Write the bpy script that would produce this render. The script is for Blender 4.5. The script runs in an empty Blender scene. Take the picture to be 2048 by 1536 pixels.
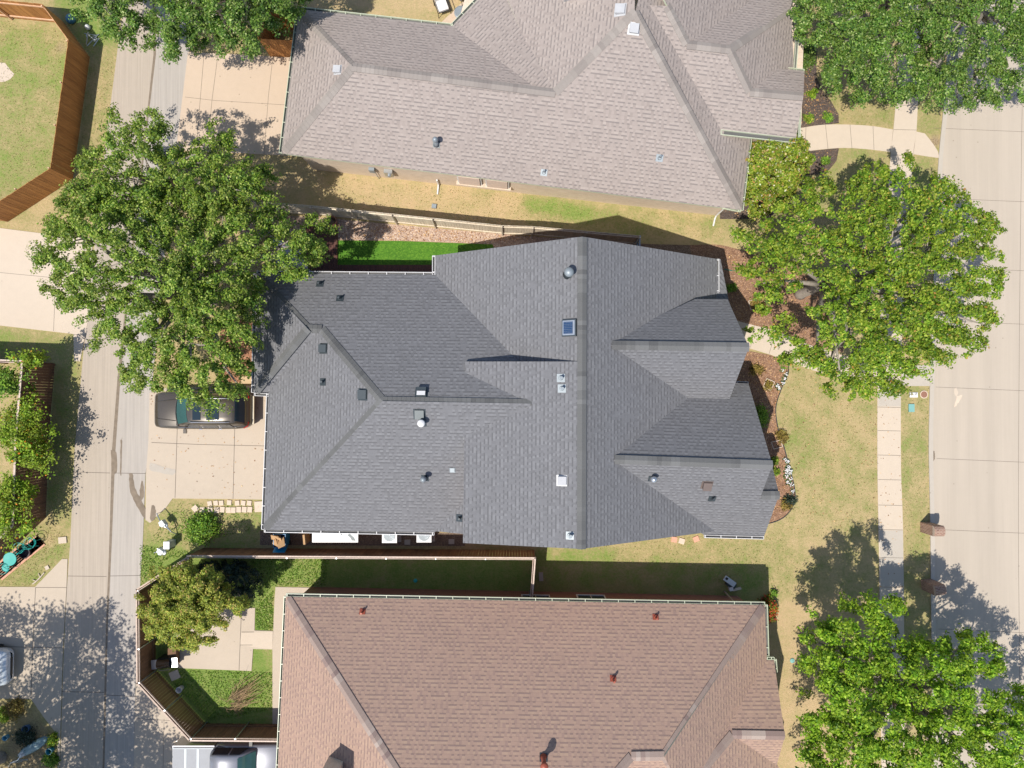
import bpy, math, random
import numpy as np
from mathutils import Vector, Matrix

# ------------------------------------------------------------------ camera, sky, sun
S = bpy.context.scene
COL = S.collection
H = 37.4; F = 1420.0; TILT = math.atan(32/1420)
cd = bpy.data.cameras.new('camera'); cam = bpy.data.objects.new('camera', cd); COL.objects.link(cam)
cd.sensor_width = 36; cd.lens = F/2048*36; cd.clip_end = 2000; cd.clip_start = 0.1
cam.location = (0, 0, H); cam.rotation_euler = (TILT, 0, 0)
S.camera = cam
SUN_DX, SUN_DY = 0.375, 0.40           # metres the shadow moves per metre of height
elev = math.atan(1/math.hypot(SUN_DX, SUN_DY)); azi = math.atan2(-SUN_DX, -SUN_DY)
w = bpy.data.worlds.new('World'); S.world = w; w.use_nodes = True
nt = w.node_tree; bg = nt.nodes['Background']
sky = nt.nodes.new('ShaderNodeTexSky'); sky.sky_type = 'NISHITA'; sky.sun_disc = False
sky.sun_elevation = elev; sky.sun_rotation = azi; sky.dust_density = 1.0
nt.links.new(sky.outputs[0], bg.inputs[0]); bg.inputs[1].default_value = 0.115
sl = bpy.data.lights.new('sun', 'SUN'); so = bpy.data.objects.new('sun', sl); COL.objects.link(so)
sl.energy = 4.4; sl.angle = math.radians(0.53); sl.color = (1.0, 0.93, 0.83)
so.rotation_euler = Vector((SUN_DX, SUN_DY, -1)).to_track_quat('-Z', 'Y').to_euler()
S.view_settings.view_transform = 'Standard'; S.view_settings.look = 'None'
S.view_settings.exposure = 0.30; S.view_settings.gamma = 1

# ------------------------------------------------------------------ helpers
CAMP = Vector((0, 0, H)); RM = Matrix.Rotation(TILT, 3, 'X')
def ray(px, py): return RM @ Vector((px-1024, 768-py, -F))
def P(px, py, z=0.0):
    d = ray(px, py); t = (z-H)/d.z; return CAMP + d*t
def hit(pl, px, py):
    p, n = pl; d = ray(px, py); t = (p-CAMP).dot(n)/d.dot(n); return CAMP + d*t
def plane_line(a, b, pitch, toward):
    """plane through the level line a-b (points), rising by pitch towards point `toward`"""
    u = (b-a).normalized(); v = Vector((-u.y, u.x, 0)).normalized()
    if v.dot(toward-a) < 0: v = -v
    s = Vector((v.x, v.y, pitch)); n = u.cross(s).normalized()
    if n.z < 0: n = -n
    return (a, n)
def plane3(a, b, c):
    n = (b-a).cross(c-a).normalized()
    if n.z < 0: n = -n
    return (a, n)
ORG = {}
def tag(o, label, cat, group=None):
    if label: o['label'] = label
    if cat: o['category'] = cat
    if group: o['group'] = group
    return o
def thing(name, label, cat, loc=(0,0,0), rz=0, group=None):
    o = bpy.data.objects.new(name, None); COL.objects.link(o); o.empty_display_size = .3
    o.location = loc; o.rotation_euler = (0, 0, rz); ORG[o.name] = (Vector(loc), rz)
    return tag(o, label, cat, group)
def copy_tree(o, loc, rz=None, label=None, parent=None):
    c = o.copy(); COL.objects.link(c); c.parent = parent
    if parent is None:
        c.location = loc
        if rz is not None: c.rotation_euler = (0, 0, rz)
        if label: c['label'] = label
    for ch in list(o.children): copy_tree(ch, None, None, None, c)
    return c
class MB:
    def __init__(s): s.v=[]; s.f=[]; s.m=[]; s.uv=[]; s.r=[]
    def poly(s, pts, m=0, uv=None, r=None):
        i = len(s.v); s.v += [tuple(p) for p in pts]; s.f.append(tuple(range(i, i+len(pts)))); s.m.append(m)
        s.uv.append(uv if uv else [(0,0)]*len(pts)); s.r.append(random.random() if r is None else r); return s
    def box(s, c, d, rz=0, m=0, r=None, tilt=None):
        if r is None: r = random.random()
        c = Vector(c); hx, hy, hz = d[0]/2, d[1]/2, d[2]/2
        M = tilt if tilt is not None else Matrix.Rotation(rz, 3, 'Z')
        k = [c + M @ Vector((x*hx, y*hy, z*hz)) for z in (-1,1) for y in (-1,1) for x in (-1,1)]
        for q in ((0,2,3,1),(4,5,7,6),(0,1,5,4),(2,6,7,3),(0,4,6,2),(1,3,7,5)):
            L = [(k[q[0]]-k[q[1]]).length, (k[q[1]]-k[q[2]]).length]
            s.poly([k[j] for j in q], m, [(0,0),(L[0],0),(L[0],L[1]),(0,L[1])], r)
        return s
    def prism(s, pts, z0, z1, m=0, ms=None, bottom=False):
        ms = m if ms is None else ms; r = random.random()
        a = sum(pts[i][0]*pts[(i+1)%len(pts)][1]-pts[(i+1)%len(pts)][0]*pts[i][1] for i in range(len(pts)))
        if a < 0: pts = pts[::-1]
        s.poly([(p[0],p[1],z1) for p in pts], m, [(p[0],p[1]) for p in pts], r)
        if bottom: s.poly([(p[0],p[1],z0) for p in pts[::-1]], m, [(p[0],p[1]) for p in pts[::-1]], r)
        d = 0
        for i in range(len(pts)):
            p, q = pts[i], pts[(i+1)%len(pts)]; L = math.hypot(p[0]-q[0], p[1]-q[1])
            s.poly([(p[0],p[1],z0),(q[0],q[1],z0),(q[0],q[1],z1),(p[0],p[1],z1)], ms, [(d,z0),(d+L,z0),(d+L,z1),(d,z1)], r); d += L
        return s
    def tube(s, pts, rad, n=8, m=0, caps=True):
        pts = [Vector(p) for p in pts]; rr = rad if isinstance(rad,(list,tuple)) else [rad]*len(pts); rings=[]; r=random.random()
        for i, p in enumerate(pts):
            d = (pts[min(i+1,len(pts)-1)]-pts[max(i-1,0)]).normalized()
            a = d.cross(Vector((0,0,1)) if abs(d.z)<.9 else Vector((1,0,0))).normalized(); b = d.cross(a)
            rings.append([p+(a*math.cos(t)+b*math.sin(t))*rr[i] for t in [2*math.pi*j/n for j in range(n)]])
        for i in range(len(pts)-1):
            for j in range(n):
                s.poly([rings[i][j],rings[i+1][j],rings[i+1][(j+1)%n],rings[i][(j+1)%n]], m, None, r)
        if caps: s.poly(rings[0], m, None, r); s.poly(rings[-1][::-1], m, None, r)
        return s
    def lathe(s, c, prof, n=20, m=0, M=None):
        c = Vector(c); r = random.random(); M = M or Matrix.Identity(3)
        R = [[c + M @ Vector((q[0]*math.cos(2*math.pi*j/n), q[0]*math.sin(2*math.pi*j/n), q[1])) for j in range(n)] for q in prof]
        for i in range(len(R)-1):
            for j in range(n): s.poly([R[i][j],R[i][(j+1)%n],R[i+1][(j+1)%n],R[i+1][j]], m, None, r)
        s.poly(R[-1], m, None, r); s.poly(R[0][::-1], m, None, r); return s
    def loft(s, st, m=0):
        rings = [[Vector((x,y,z)) for x,y,z in h] + [Vector((x,-y,z)) for x,y,z in h[::-1][1:-1]] for h in st]; n=len(rings[0])
        for i in range(len(rings)-1):
            for j in range(n): s.poly([rings[i][j],rings[i+1][j],rings[i+1][(j+1)%n],rings[i][(j+1)%n]], m, None, .5)
        s.poly(rings[0], m, None, .5); s.poly(rings[-1][::-1], m, None, .5); return s
    def build(s, name, mats, parent=None, world=True, smooth=False, bevel=0, weld=False):
        if not isinstance(mats, (list,tuple)): mats = [mats]
        me = bpy.data.meshes.new(name); V = s.v
        root = parent
        while root is not None and root.parent is not None: root = root.parent
        if root is not None and world and root.name in ORG:
            o, rz = ORG[root.name]; M = Matrix.Rotation(-rz, 3, 'Z'); V = [tuple(M @ (Vector(v)-o)) for v in V]
        me.from_pydata(V, [], s.f)
        for mt in mats: me.materials.append(mt)
        me.polygons.foreach_set('material_index', s.m)
        ul = me.uv_layers.new(name='UVMap'); flat = [c for u in s.uv for q in u for c in q]; ul.data.foreach_set('uv', flat)
        at = me.attributes.new('rnd', 'FLOAT', 'FACE'); at.data.foreach_set('value', s.r)
        if smooth: me.polygons.foreach_set('use_smooth', [True]*len(s.f))
        me.update()
        ob = bpy.data.objects.new(name, me); COL.objects.link(ob); ob.parent = parent
        if smooth or weld:
            wd = ob.modifiers.new('weld', 'WELD'); wd.merge_threshold = .0005
        if bevel:
            b = ob.modifiers.new('bevel', 'BEVEL'); b.width = bevel; b.segments = 2; b.limit_method = 'ANGLE'
        return ob
def structure(o, kind='structure'): o['kind'] = kind; return o

# ------------------------------------------------------------------ materials
def newmat(name):
    m = bpy.data.materials.new(name); m.use_nodes = True; N = m.node_tree.nodes; L = m.node_tree.links
    return m, N, L, N['Principled BSDF']
def node(N, t, **k):
    n = N.new('ShaderNode'+t)
    for a, b in k.items(): setattr(n, a, b)
    return n
def col4(c): return (c[0], c[1], c[2], 1)
def noise(N, L, vec, scale, detail=4, rough=.55):
    n = node(N, 'TexNoise'); n.inputs['Scale'].default_value = scale; n.inputs['Detail'].default_value = detail; n.inputs['Roughness'].default_value = rough
    if vec is not None: L.new(vec, n.inputs['Vector'])
    return n.outputs['Fac']
def ramp(N, L, fac, stops):
    r = node(N, 'ValToRGB'); e = r.color_ramp.elements
    while len(e) < len(stops): e.new(.5)
    for i, (p, c) in enumerate(stops): e[i].position = p; e[i].color = col4(c)
    L.new(fac, r.inputs[0]); return r.outputs[0]
def mix(N, L, f, a, b, mode='MIX'):
    m = node(N, 'Mix'); m.data_type = 'RGBA'; m.blend_type = mode
    for i, x in ((0,f),(6,a),(7,b)):
        if isinstance(x, (int,float)): m.inputs[i].default_value = x
        elif isinstance(x, tuple): m.inputs[i].default_value = col4(x)
        else: L.new(x, m.inputs[i])
    return m.outputs[2]
def math_(N, L, op, a, b=None, c=None):
    m = node(N, 'Math'); m.operation = op
    for i, x in enumerate((a,b,c)):
        if x is None: continue
        if isinstance(x, (int,float)): m.inputs[i].default_value = x
        else: L.new(x, m.inputs[i])
    return m.outputs[0]
def bump(N, L, bs, h, strength=.5, dist=.02):
    b = node(N, 'Bump'); b.inputs['Strength'].default_value = strength; b.inputs['Distance'].default_value = dist
    L.new(h, b.inputs['Height']); L.new(b.outputs[0], bs.inputs['Normal'])
def simple(name, c, rough=.6, metal=0, var=.12, scale=3, spec=None, coat=0):
    m, N, L, b = newmat(name); tc = node(N, 'TexCoord').outputs['Object']
    n = noise(N, L, tc, scale)
    cc = mix(N, L, n, tuple(x*(1-var) for x in c), tuple(min(1,x*(1+var)) for x in c)); L.new(cc, b.inputs['Base Color'])
    b.inputs['Roughness'].default_value = rough; b.inputs['Metallic'].default_value = metal
    if coat: b.inputs['Coat Weight'].default_value = coat; b.inputs['Coat Roughness'].default_value = .05
    return m
def concrete(name, c, streak=0, blot=.10):
    m, N, L, b = newmat(name); g = node(N, 'NewGeometry').outputs['Position']
    n1 = noise(N, L, g, .35, 5); n2 = noise(N, L, g, 3.0, 5, .6); n3 = noise(N, L, g, 45, 3, .7)
    a = mix(N, L, n1, tuple(x*(1-blot*1.6) for x in c), tuple(x*(1+blot) for x in c))
    a2 = mix(N, L, .28, a, mix(N, L, n2, tuple(x*.72 for x in c), tuple(x*1.18 for x in c)))
    a3 = mix(N, L, .14, a2, mix(N, L, n3, (.12,.11,.10), (.85,.8,.75)))
    if streak:
        mp = node(N, 'Mapping'); mp.inputs['Rotation'].default_value = (0,0,-.105); mp.inputs['Scale'].default_value = (7,.12,1); L.new(g, mp.inputs['Vector'])
        n4 = noise(N, L, mp.outputs[0], 1.6, 4, .65); a3 = mix(N, L, streak, a3, ramp(N, L, n4, [(.3,tuple(x*.6 for x in c)),(.7,tuple(x*1.25 for x in c))]))
    sp = node(N, 'TexVoronoi'); sp.inputs['Scale'].default_value = 1.3; L.new(g, sp.inputs['Vector'])
    if name == 'street concrete':
        mq = node(N, 'Mapping'); mq.inputs['Scale'].default_value = (.9,.05,1); L.new(g, mq.inputs['Vector']); n5 = noise(N, L, mq.outputs[0], 1.3, 3, .5)
        a3 = mix(N, L, .55, a3, mix(N, L, n5, tuple(x*.72 for x in c), tuple(x*1.22 for x in c)))
    dots = ramp(N, L, sp.outputs['Distance'], [(.0,(1,1,1)),(.035,(1,1,1)),(.06,(0,0,0))])
    a3 = mix(N, L, math_(N, L, 'MULTIPLY', dots, .35), a3, (.10,.075,.05))
    L.new(a3, b.inputs['Base Color']); b.inputs['Roughness'].default_value = .85; bump(N, L, b, n3, .25, .01)
    return m
def shingle(name, base, dark, light, band):
    m, N, L, b = newmat(name); uv = node(N, 'UVMap').outputs[0]
    sx = node(N, 'SeparateXYZ'); L.new(uv, sx.inputs[0]); u, v = sx.outputs[0], sx.outputs[1]
    row = math_(N, L, 'FLOOR', math_(N, L, 'DIVIDE', v, .18)); fr = math_(N, L, 'FRACT', math_(N, L, 'DIVIDE', v, .18))
    wr = node(N, 'TexWhiteNoise', noise_dimensions='1D'); L.new(row, wr.inputs['W'])
    uo = math_(N, L, 'ADD', u, math_(N, L, 'MULTIPLY', wr.outputs['Value'], 3.7))
    # uneven tab widths: warp u a little by low-frequency noise per row
    cmb = node(N, 'CombineXYZ'); L.new(math_(N, L, 'MULTIPLY', uo, 3.1), cmb.inputs[0]); L.new(math_(N, L, 'MULTIPLY', row, 5.3), cmb.inputs[1])
    wn = noise(N, L, cmb.outputs[0], 1.0, 1); uw = math_(N, L, 'ADD', uo, math_(N, L, 'MULTIPLY', wn, .16))
    cell = math_(N, L, 'FLOOR', math_(N, L, 'DIVIDE', uw, .125))
    c2 = node(N, 'CombineXYZ'); L.new(cell, c2.inputs[0]); L.new(row, c2.inputs[1])
    w2 = node(N, 'TexWhiteNoise', noise_dimensions='2D'); L.new(c2.outputs[0], w2.inputs['Vector'])
    rnd = w2.outputs['Value']
    par = math_(N, L, 'MODULO', math_(N, L, 'ABSOLUTE', cell), 2.0); t0 = math_(N, L, 'ADD', math_(N, L, 'MULTIPLY', par, .58), rnd)
    tab = math_(N, L, 'GREATER_THAN', t0, .78)
    rnd = math_(N, L, 'MULTIPLY', t0, .633)
    cA = ramp(N, L, rnd, [(0,base),(.2,dark),(.38,base),(.49,base),(.5,light),(.7,base),(1,light)])
    edge = math_(N, L, 'MULTIPLY', math_(N, L, 'LESS_THAN', fr, .36), tab)
    cB = mix(N, L, edge, cA, band)
    line = math_(N, L, 'LESS_THAN', fr, .12); cC = mix(N, L, math_(N, L, 'MULTIPLY', line, .16), cB, band)
    g = node(N, 'NewGeometry').outputs['Position']
    big = noise(N, L, g, .5, 4); med = noise(N, L, g, 2.4, 4); fine = noise(N, L, g, 60, 3, .7)
    cD = mix(N, L, .30, cC, mix(N, L, big, tuple(x*.6 for x in base), tuple(min(1,x*1.35) for x in base)))
    cD = mix(N, L, .20, cD, mix(N, L, med, tuple(x*.5 for x in base), tuple(min(1,x*1.5) for x in base)))
    cE = mix(N, L, .14, cD, mix(N, L, fine, (.02,.02,.02), (.85,.83,.8)))
    L.new(cE, b.inputs['Base Color']); b.inputs['Roughness'].default_value = .9
    hh = math_(N, L, 'ADD', math_(N, L, 'SUBTRACT', 1.0, fr), math_(N, L, 'MULTIPLY', tab, .5)); bump(N, L, b, hh, .45, .012)
    return m
def capmat(name, base, dark, light):
    m, N, L, b = newmat(name); a = node(N, 'Attribute', attribute_name='rnd').outputs['Fac']
    c = ramp(N, L, a, [(0,dark),(.35,base),(.7,base),(1,light)]); g = node(N, 'NewGeometry').outputs['Position']
    f = noise(N, L, g, 50, 3, .7); c = mix(N, L, .15, c, mix(N, L, f, (.02,.02,.02), (.8,.8,.8)))
    L.new(c, b.inputs['Base Color']); b.inputs['Roughness'].default_value = .9; return m
def brick(name, c1, c2, mortar):
    m, N, L, b = newmat(name); uv = node(N, 'UVMap').outputs[0]
    t = node(N, 'TexBrick'); t.inputs['Scale'].default_value = 1; t.inputs['Brick Width'].default_value = .2; t.inputs['Row Height'].default_value = .075
    t.inputs['Mortar Size'].default_value = .008; t.inputs['Color1'].default_value = col4(c1); t.inputs['Color2'].default_value = col4(c2); t.inputs['Mortar'].default_value = col4(mortar)
    L.new(uv, t.inputs['Vector']); g = node(N, 'NewGeometry').outputs['Position']; n = noise(N, L, g, 2, 4)
    L.new(mix(N, L, .25, t.outputs[0], mix(N, L, n, tuple(x*.6 for x in c1), tuple(min(1,x*1.4) for x in c2))), b.inputs['Base Color'])
    b.inputs['Roughness'].default_value = .85; bump(N, L, b, t.outputs['Fac'], -.3, .01); return m
def wood(name, c, c2, grain=.35):
    m, N, L, b = newmat(name); a = node(N, 'Attribute', attribute_name='rnd').outputs['Fac']; g = node(N, 'NewGeometry').outputs['Position']
    mp = node(N, 'Mapping'); mp.inputs['Scale'].default_value = (9,9,.9); L.new(g, mp.inputs['Vector'])
    n = noise(N, L, mp.outputs[0], 1.5, 5, .7)
    k = mix(N, L, a, c, c2); k = mix(N, L, grain, k, ramp(N, L, n, [(.3,tuple(x*.4 for x in c)),(.7,tuple(min(1,x*1.5) for x in c2))]))
    L.new(k, b.inputs['Base Color']); b.inputs['Roughness'].default_value = .8; return m
def leafmat(name, stops, trans=.30, rough=.55):
    m, N, L, b = newmat(name); a = node(N, 'Attribute', attribute_name='rnd').outputs['Fac']; k = node(N, 'Attribute', attribute_name='clump').outputs['Fac']
    c = ramp(N, L, a, stops); hs = node(N, 'HueSaturation'); L.new(c, hs.inputs['Color'])
    L.new(math_(N, L, 'ADD', .62, math_(N, L, 'MULTIPLY', k, .76)), hs.inputs['Value']); L.new(math_(N, L, 'ADD', .485, math_(N, L, 'MULTIPLY', k, .025)), hs.inputs['Hue'])
    L.new(hs.outputs[0], b.inputs['Base Color']); b.inputs['Roughness'].default_value = rough; b.inputs['Specular IOR Level'].default_value = .35
    t = node(N, 'BsdfTranslucent'); L.new(hs.outputs[0], t.inputs[0]); ms = node(N, 'MixShader'); ms.inputs[0].default_value = trans
    L.new(b.outputs[0], ms.inputs[1]); L.new(t.outputs[0], ms.inputs[2]); L.new(ms.outputs[0], N['Material Output'].inputs['Surface']); return m
def mulchmat(name, stops, scale=28):
    m, N, L, b = newmat(name); g = node(N, 'NewGeometry').outputs['Position']
    v = node(N, 'TexVoronoi'); v.inputs['Scale'].default_value = scale; L.new(g, v.inputs['Vector']); s = node(N, 'SeparateColor'); L.new(v.outputs['Color'], s.inputs[0])
    n = noise(N, L, g, 1.2, 4); c = ramp(N, L, s.outputs[0], stops); c = mix(N, L, .3, c, mix(N, L, n, stops[0][1], stops[-1][1]))
    L.new(c, b.inputs['Base Color']); b.inputs['Roughness'].default_value = .95; bump(N, L, b, v.outputs['Distance'], .6, .03); return m
def grassmat(name):
    m, N, L, b = newmat(name); g = node(N, 'NewGeometry').outputs['Position']
    ag = node(N, 'Attribute', attribute_name='green').outputs['Fac']; ab = node(N, 'Attribute', attribute_name='bare').outputs['Fac']
    n1 = noise(N, L, g, 1.1, 5, .6); n2 = noise(N, L, g, 7, 4, .65); n3 = noise(N, L, g, 15, 4, .8)
    s = math_(N, L, 'ADD', ag, math_(N, L, 'MULTIPLY', math_(N, L, 'SUBTRACT', n1, .5), 1.1))
    s = math_(N, L, 'ADD', s, math_(N, L, 'MULTIPLY', math_(N, L, 'SUBTRACT', n2, .5), .9))
    s = math_(N, L, 'ADD', s, math_(N, L, 'MULTIPLY', math_(N, L, 'SUBTRACT', n3, .5), .55))
    c = ramp(N, L, s, [(0,(.54,.385,.23)),(.3,(.435,.34,.175)),(.55,(.285,.27,.105)),(.8,(.18,.265,.05)),(1,(.11,.225,.024))])
    nb = math_(N, L, 'ADD', ab, math_(N, L, 'MULTIPLY', math_(N, L, 'SUBTRACT', n2, .5), .8)); fb = math_(N, L, 'MULTIPLY', math_(N, L, 'SUBTRACT', nb, .35), 2.5); 
    cl = node(N, 'Clamp'); L.new(fb, cl.inputs[0])
    c = mix(N, L, cl.outputs[0], c, ramp(N, L, n3, [(.3,(.16,.10,.06)),(.7,(.44,.33,.23))]))
    c = mix(N, L, .24, c, ramp(N, L, n3, [(.34,(.09,.09,.03)),(.66,(.62,.55,.30))]))
    L.new(c, b.inputs['Base Color']); b.inputs['Roughness'].default_value = .95; b.inputs['Specular IOR Level'].default_value = .1; bump(N, L, b, n3, .9, .05); return m

M_grass = grassmat('lawn grass')
M_street = concrete('street concrete', (.445,.385,.315), .18)
M_walk = concrete('sidewalk concrete', (.55,.46,.36), 0, .05)
M_walk2 = concrete('weathered walk concrete', (.45,.405,.345), 0, .12)
M_drive = concrete('driveway concrete', (.48,.40,.31), 0, .09)
M_tan = concrete('tan driveway concrete', (.53,.41,.30), 0, .07)
M_alleyw = concrete('alley concrete tan', (.40,.34,.275), .28, .10)
M_alleye = concrete('alley concrete grey', (.39,.355,.318), .35, .10)
M_joint = simple('joint filler', (.12,.10,.085), .9)
M_stain = simple('dirt stain', (.20,.16,.12), .9, 0, .4, 4)
M_shg = shingle('charcoal shingles', (.106,.111,.128), (.066,.070,.083), (.172,.180,.200), (.018,.020,.028))
M_sht = shingle('taupe shingles', (.290,.243,.222), (.205,.166,.152), (.370,.315,.286), (.080,.067,.070))
M_shb = shingle('brown shingles', (.325,.200,.145), (.215,.125,.105), (.400,.262,.175), (.105,.055,.055))
M_cg = capmat('charcoal ridge', (.062,.066,.068), (.036,.039,.042), (.095,.100,.104))
M_ct = capmat('taupe ridge', (.225,.195,.175), (.18,.152,.137), (.275,.242,.218))
M_cb = capmat('brown ridge', (.27,.19,.155), (.18,.11,.095), (.35,.28,.24))
M_bt = brick('tan brick', (.52,.41,.31), (.64,.53,.42), (.60,.54,.46))
M_br = brick('red brown brick', (.20,.085,.06), (.30,.13,.09), (.30,.25,.21))
M_bp = brick('mailbox brick', (.16,.075,.055), (.34,.20,.14), (.50,.44,.38))
M_fo = wood('orange cedar', (.26,.105,.028), (.42,.19,.055)); M_fp = wood('pale grey cedar', (.56,.48,.37), (.66,.58,.46))
M_fb = wood('brown cedar', (.125,.065,.032), (.21,.115,.06)); M_fd = wood('stained dark cedar', (.115,.055,.032), (.17,.085,.05))
M_cap = wood('bleached rail', (.46,.35,.28), (.60,.49,.42)); M_deck = wood('dark red deck', (.085,.035,.028), (.13,.055,.042))
M_white = simple('white paint', (.68,.68,.69), .4, 0, .04); M_gut = simple('cream gutter', (.54,.59,.45), .4, 0, .05)
M_ventw = simple('pale vent metal', (.46,.47,.49), .5, .1); M_gutd = simple('gutter inside', (.10,.10,.10), .8); M_fas = simple('white fascia', (.75,.76,.72), .5, 0, .05)
M_galv = simple('galvanised steel', (.52,.55,.58), .35, .8, .15); M_lead = simple('grey flashing', (.26,.30,.33), .5, .3)
M_blk = simple('black plastic', (.02,.02,.022), .5); M_char = simple('charcoal metal', (.055,.07,.08), .4, .3)
M_red = simple('red painted metal', (.30,.075,.045), .5, .1); M_glass = simple('dark glass', (.015,.03,.045), .05, 0, .1)
M_gteal = simple('tinted windshield', (.04,.10,.10), .04, 0, .3, 1.5); M_solar = simple('solar cells', (.02,.05,.12), .15)
M_paint = simple('bronze car paint', (.075,.062,.047), .35, .25, .06, 2, coat=1); M_silver = simple('silver car paint', (.20,.21,.25), .4, .2, .05, 2, coat=1)
M_wpaint = simple('pale blue white car paint', (.62,.68,.74), .3, .2, .05, 2, coat=1)
M_tyre = simple('tyre rubber', (.02,.02,.02), .8); M_chrome = simple('chrome', (.75,.75,.78), .15, 1)
M_tail = simple('red lamp', (.45,.01,.01), .2); M_head = simple('clear lamp', (.6,.62,.65), .15)
M_teal = simple('teal paint', (.02,.36,.33), .35); M_blue = simple('blue plastic', (.01,.17,.38), .4); M_card = simple('cardboard', (.46,.29,.15), .9)
M_tealb = simple('teal utility lid', (.18,.38,.36), .6); M_rust = simple('rusty lid', (.26,.13,.09), .8, 0, .3, 20); M_stone = simple('pale stone', (.60,.49,.39), .9, 0, .15, 5)
M_bark = simple('tree bark', (.30,.265,.225), .95, 0, .4, 6); M_barkd = simple('dark bark', (.11,.09,.075), .95, 0, .4, 6)
M_pet = simple('white petals', (.62,.63,.64), .7); M_lilac = simple('lilac fabric', (.38,.34,.46), .9, 0, .1); M_pav = simple('pink brick paver', (.60,.33,.23), .9, 0, .2, 12)
M_mulch = mulchmat('brown mulch', [(0,(.10,.05,.03)),(.5,(.22,.115,.07)),(.8,(.34,.19,.11)),(1,(.50,.33,.22))])
M_mulchk = mulchmat('black mulch', [(0,(.02,.018,.022)),(.6,(.055,.05,.055)),(.92,(.10,.09,.09)),(1,(.35,.22,.12))])
M_gravel = mulchmat('pink tan gravel', [(0,(.20,.12,.10)),(.4,(.38,.26,.20)),(.8,(.52,.37,.25)),(1,(.70,.60,.50))], 22)
M_turf = mulchmat('artificial turf', [(0,(.035,.12,.006)),(.6,(.065,.19,.010)),(1,(.12,.26,.022))], 17)
M_soil = mulchmat('dark soil', [(0,(.09,.06,.045)),(.6,(.17,.12,.085)),(1,(.32,.24,.17))], 30)
G = lambda *a: [(p, c) for p, c in a]
M_oak = leafmat('live oak leaves', G((0,(.055,.125,.018)),(.4,(.125,.22,.022)),(.75,(.225,.32,.032)),(1,(.42,.48,.13))))
M_oak2 = leafmat('deep green oak leaves', G((0,(.045,.115,.020)),(.5,(.105,.20,.028)),(.85,(.19,.30,.042)),(1,(.40,.47,.20))))
M_redoak = leafmat('yellow green leaves', G((0,(.065,.145,.014)),(.4,(.155,.275,.020)),(.75,(.27,.38,.028)),(.96,(.44,.50,.08)),(1,(.45,.24,.06))), .4)
M_bright = leafmat('bright green leaves', G((0,(.075,.18,.016)),(.45,(.20,.36,.020)),(.85,(.35,.52,.034)),(1,(.50,.62,.09))), .45)
M_magn = leafmat('glossy magnolia leaves', G((0,(.08,.15,.014)),(.5,(.22,.30,.028)),(.84,(.36,.42,.06)),(.93,(.46,.24,.07)),(1,(.60,.62,.46))), .3, .3)
M_myrt = leafmat('bronze green leaves', G((0,(.12,.18,.028)),(.5,(.28,.34,.045)),(.85,(.44,.46,.08)),(.95,(.54,.34,.12)),(1,(.50,.48,.16))), .35)
M_shrub = leafmat('shrub leaves', G((0,(.05,.13,.016)),(.5,(.15,.29,.026)),(1,(.32,.48,.06))), .35)
M_dkleaf = leafmat('dark evergreen leaves', G((0,(.012,.028,.014)),(.6,(.03,.055,.03)),(1,(.07,.10,.075))), .2)
M_vine = leafmat('trumpet vine leaves', G((0,(.09,.18,.014)),(.5,(.24,.37,.026)),(.975,(.36,.46,.05)),(1,(.80,.22,.03))), .4)
M_nand = leafmat('red tipped leaves', G((0,(.10,.19,.02)),(.45,(.20,.30,.03)),(.6,(.40,.06,.02)),(1,(.62,.12,.05))), .35)
M_dryl = leafmat('dry plant leaves', G((0,(.16,.10,.03)),(.5,(.26,.22,.04)),(1,(.38,.26,.08))), .3)

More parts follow.
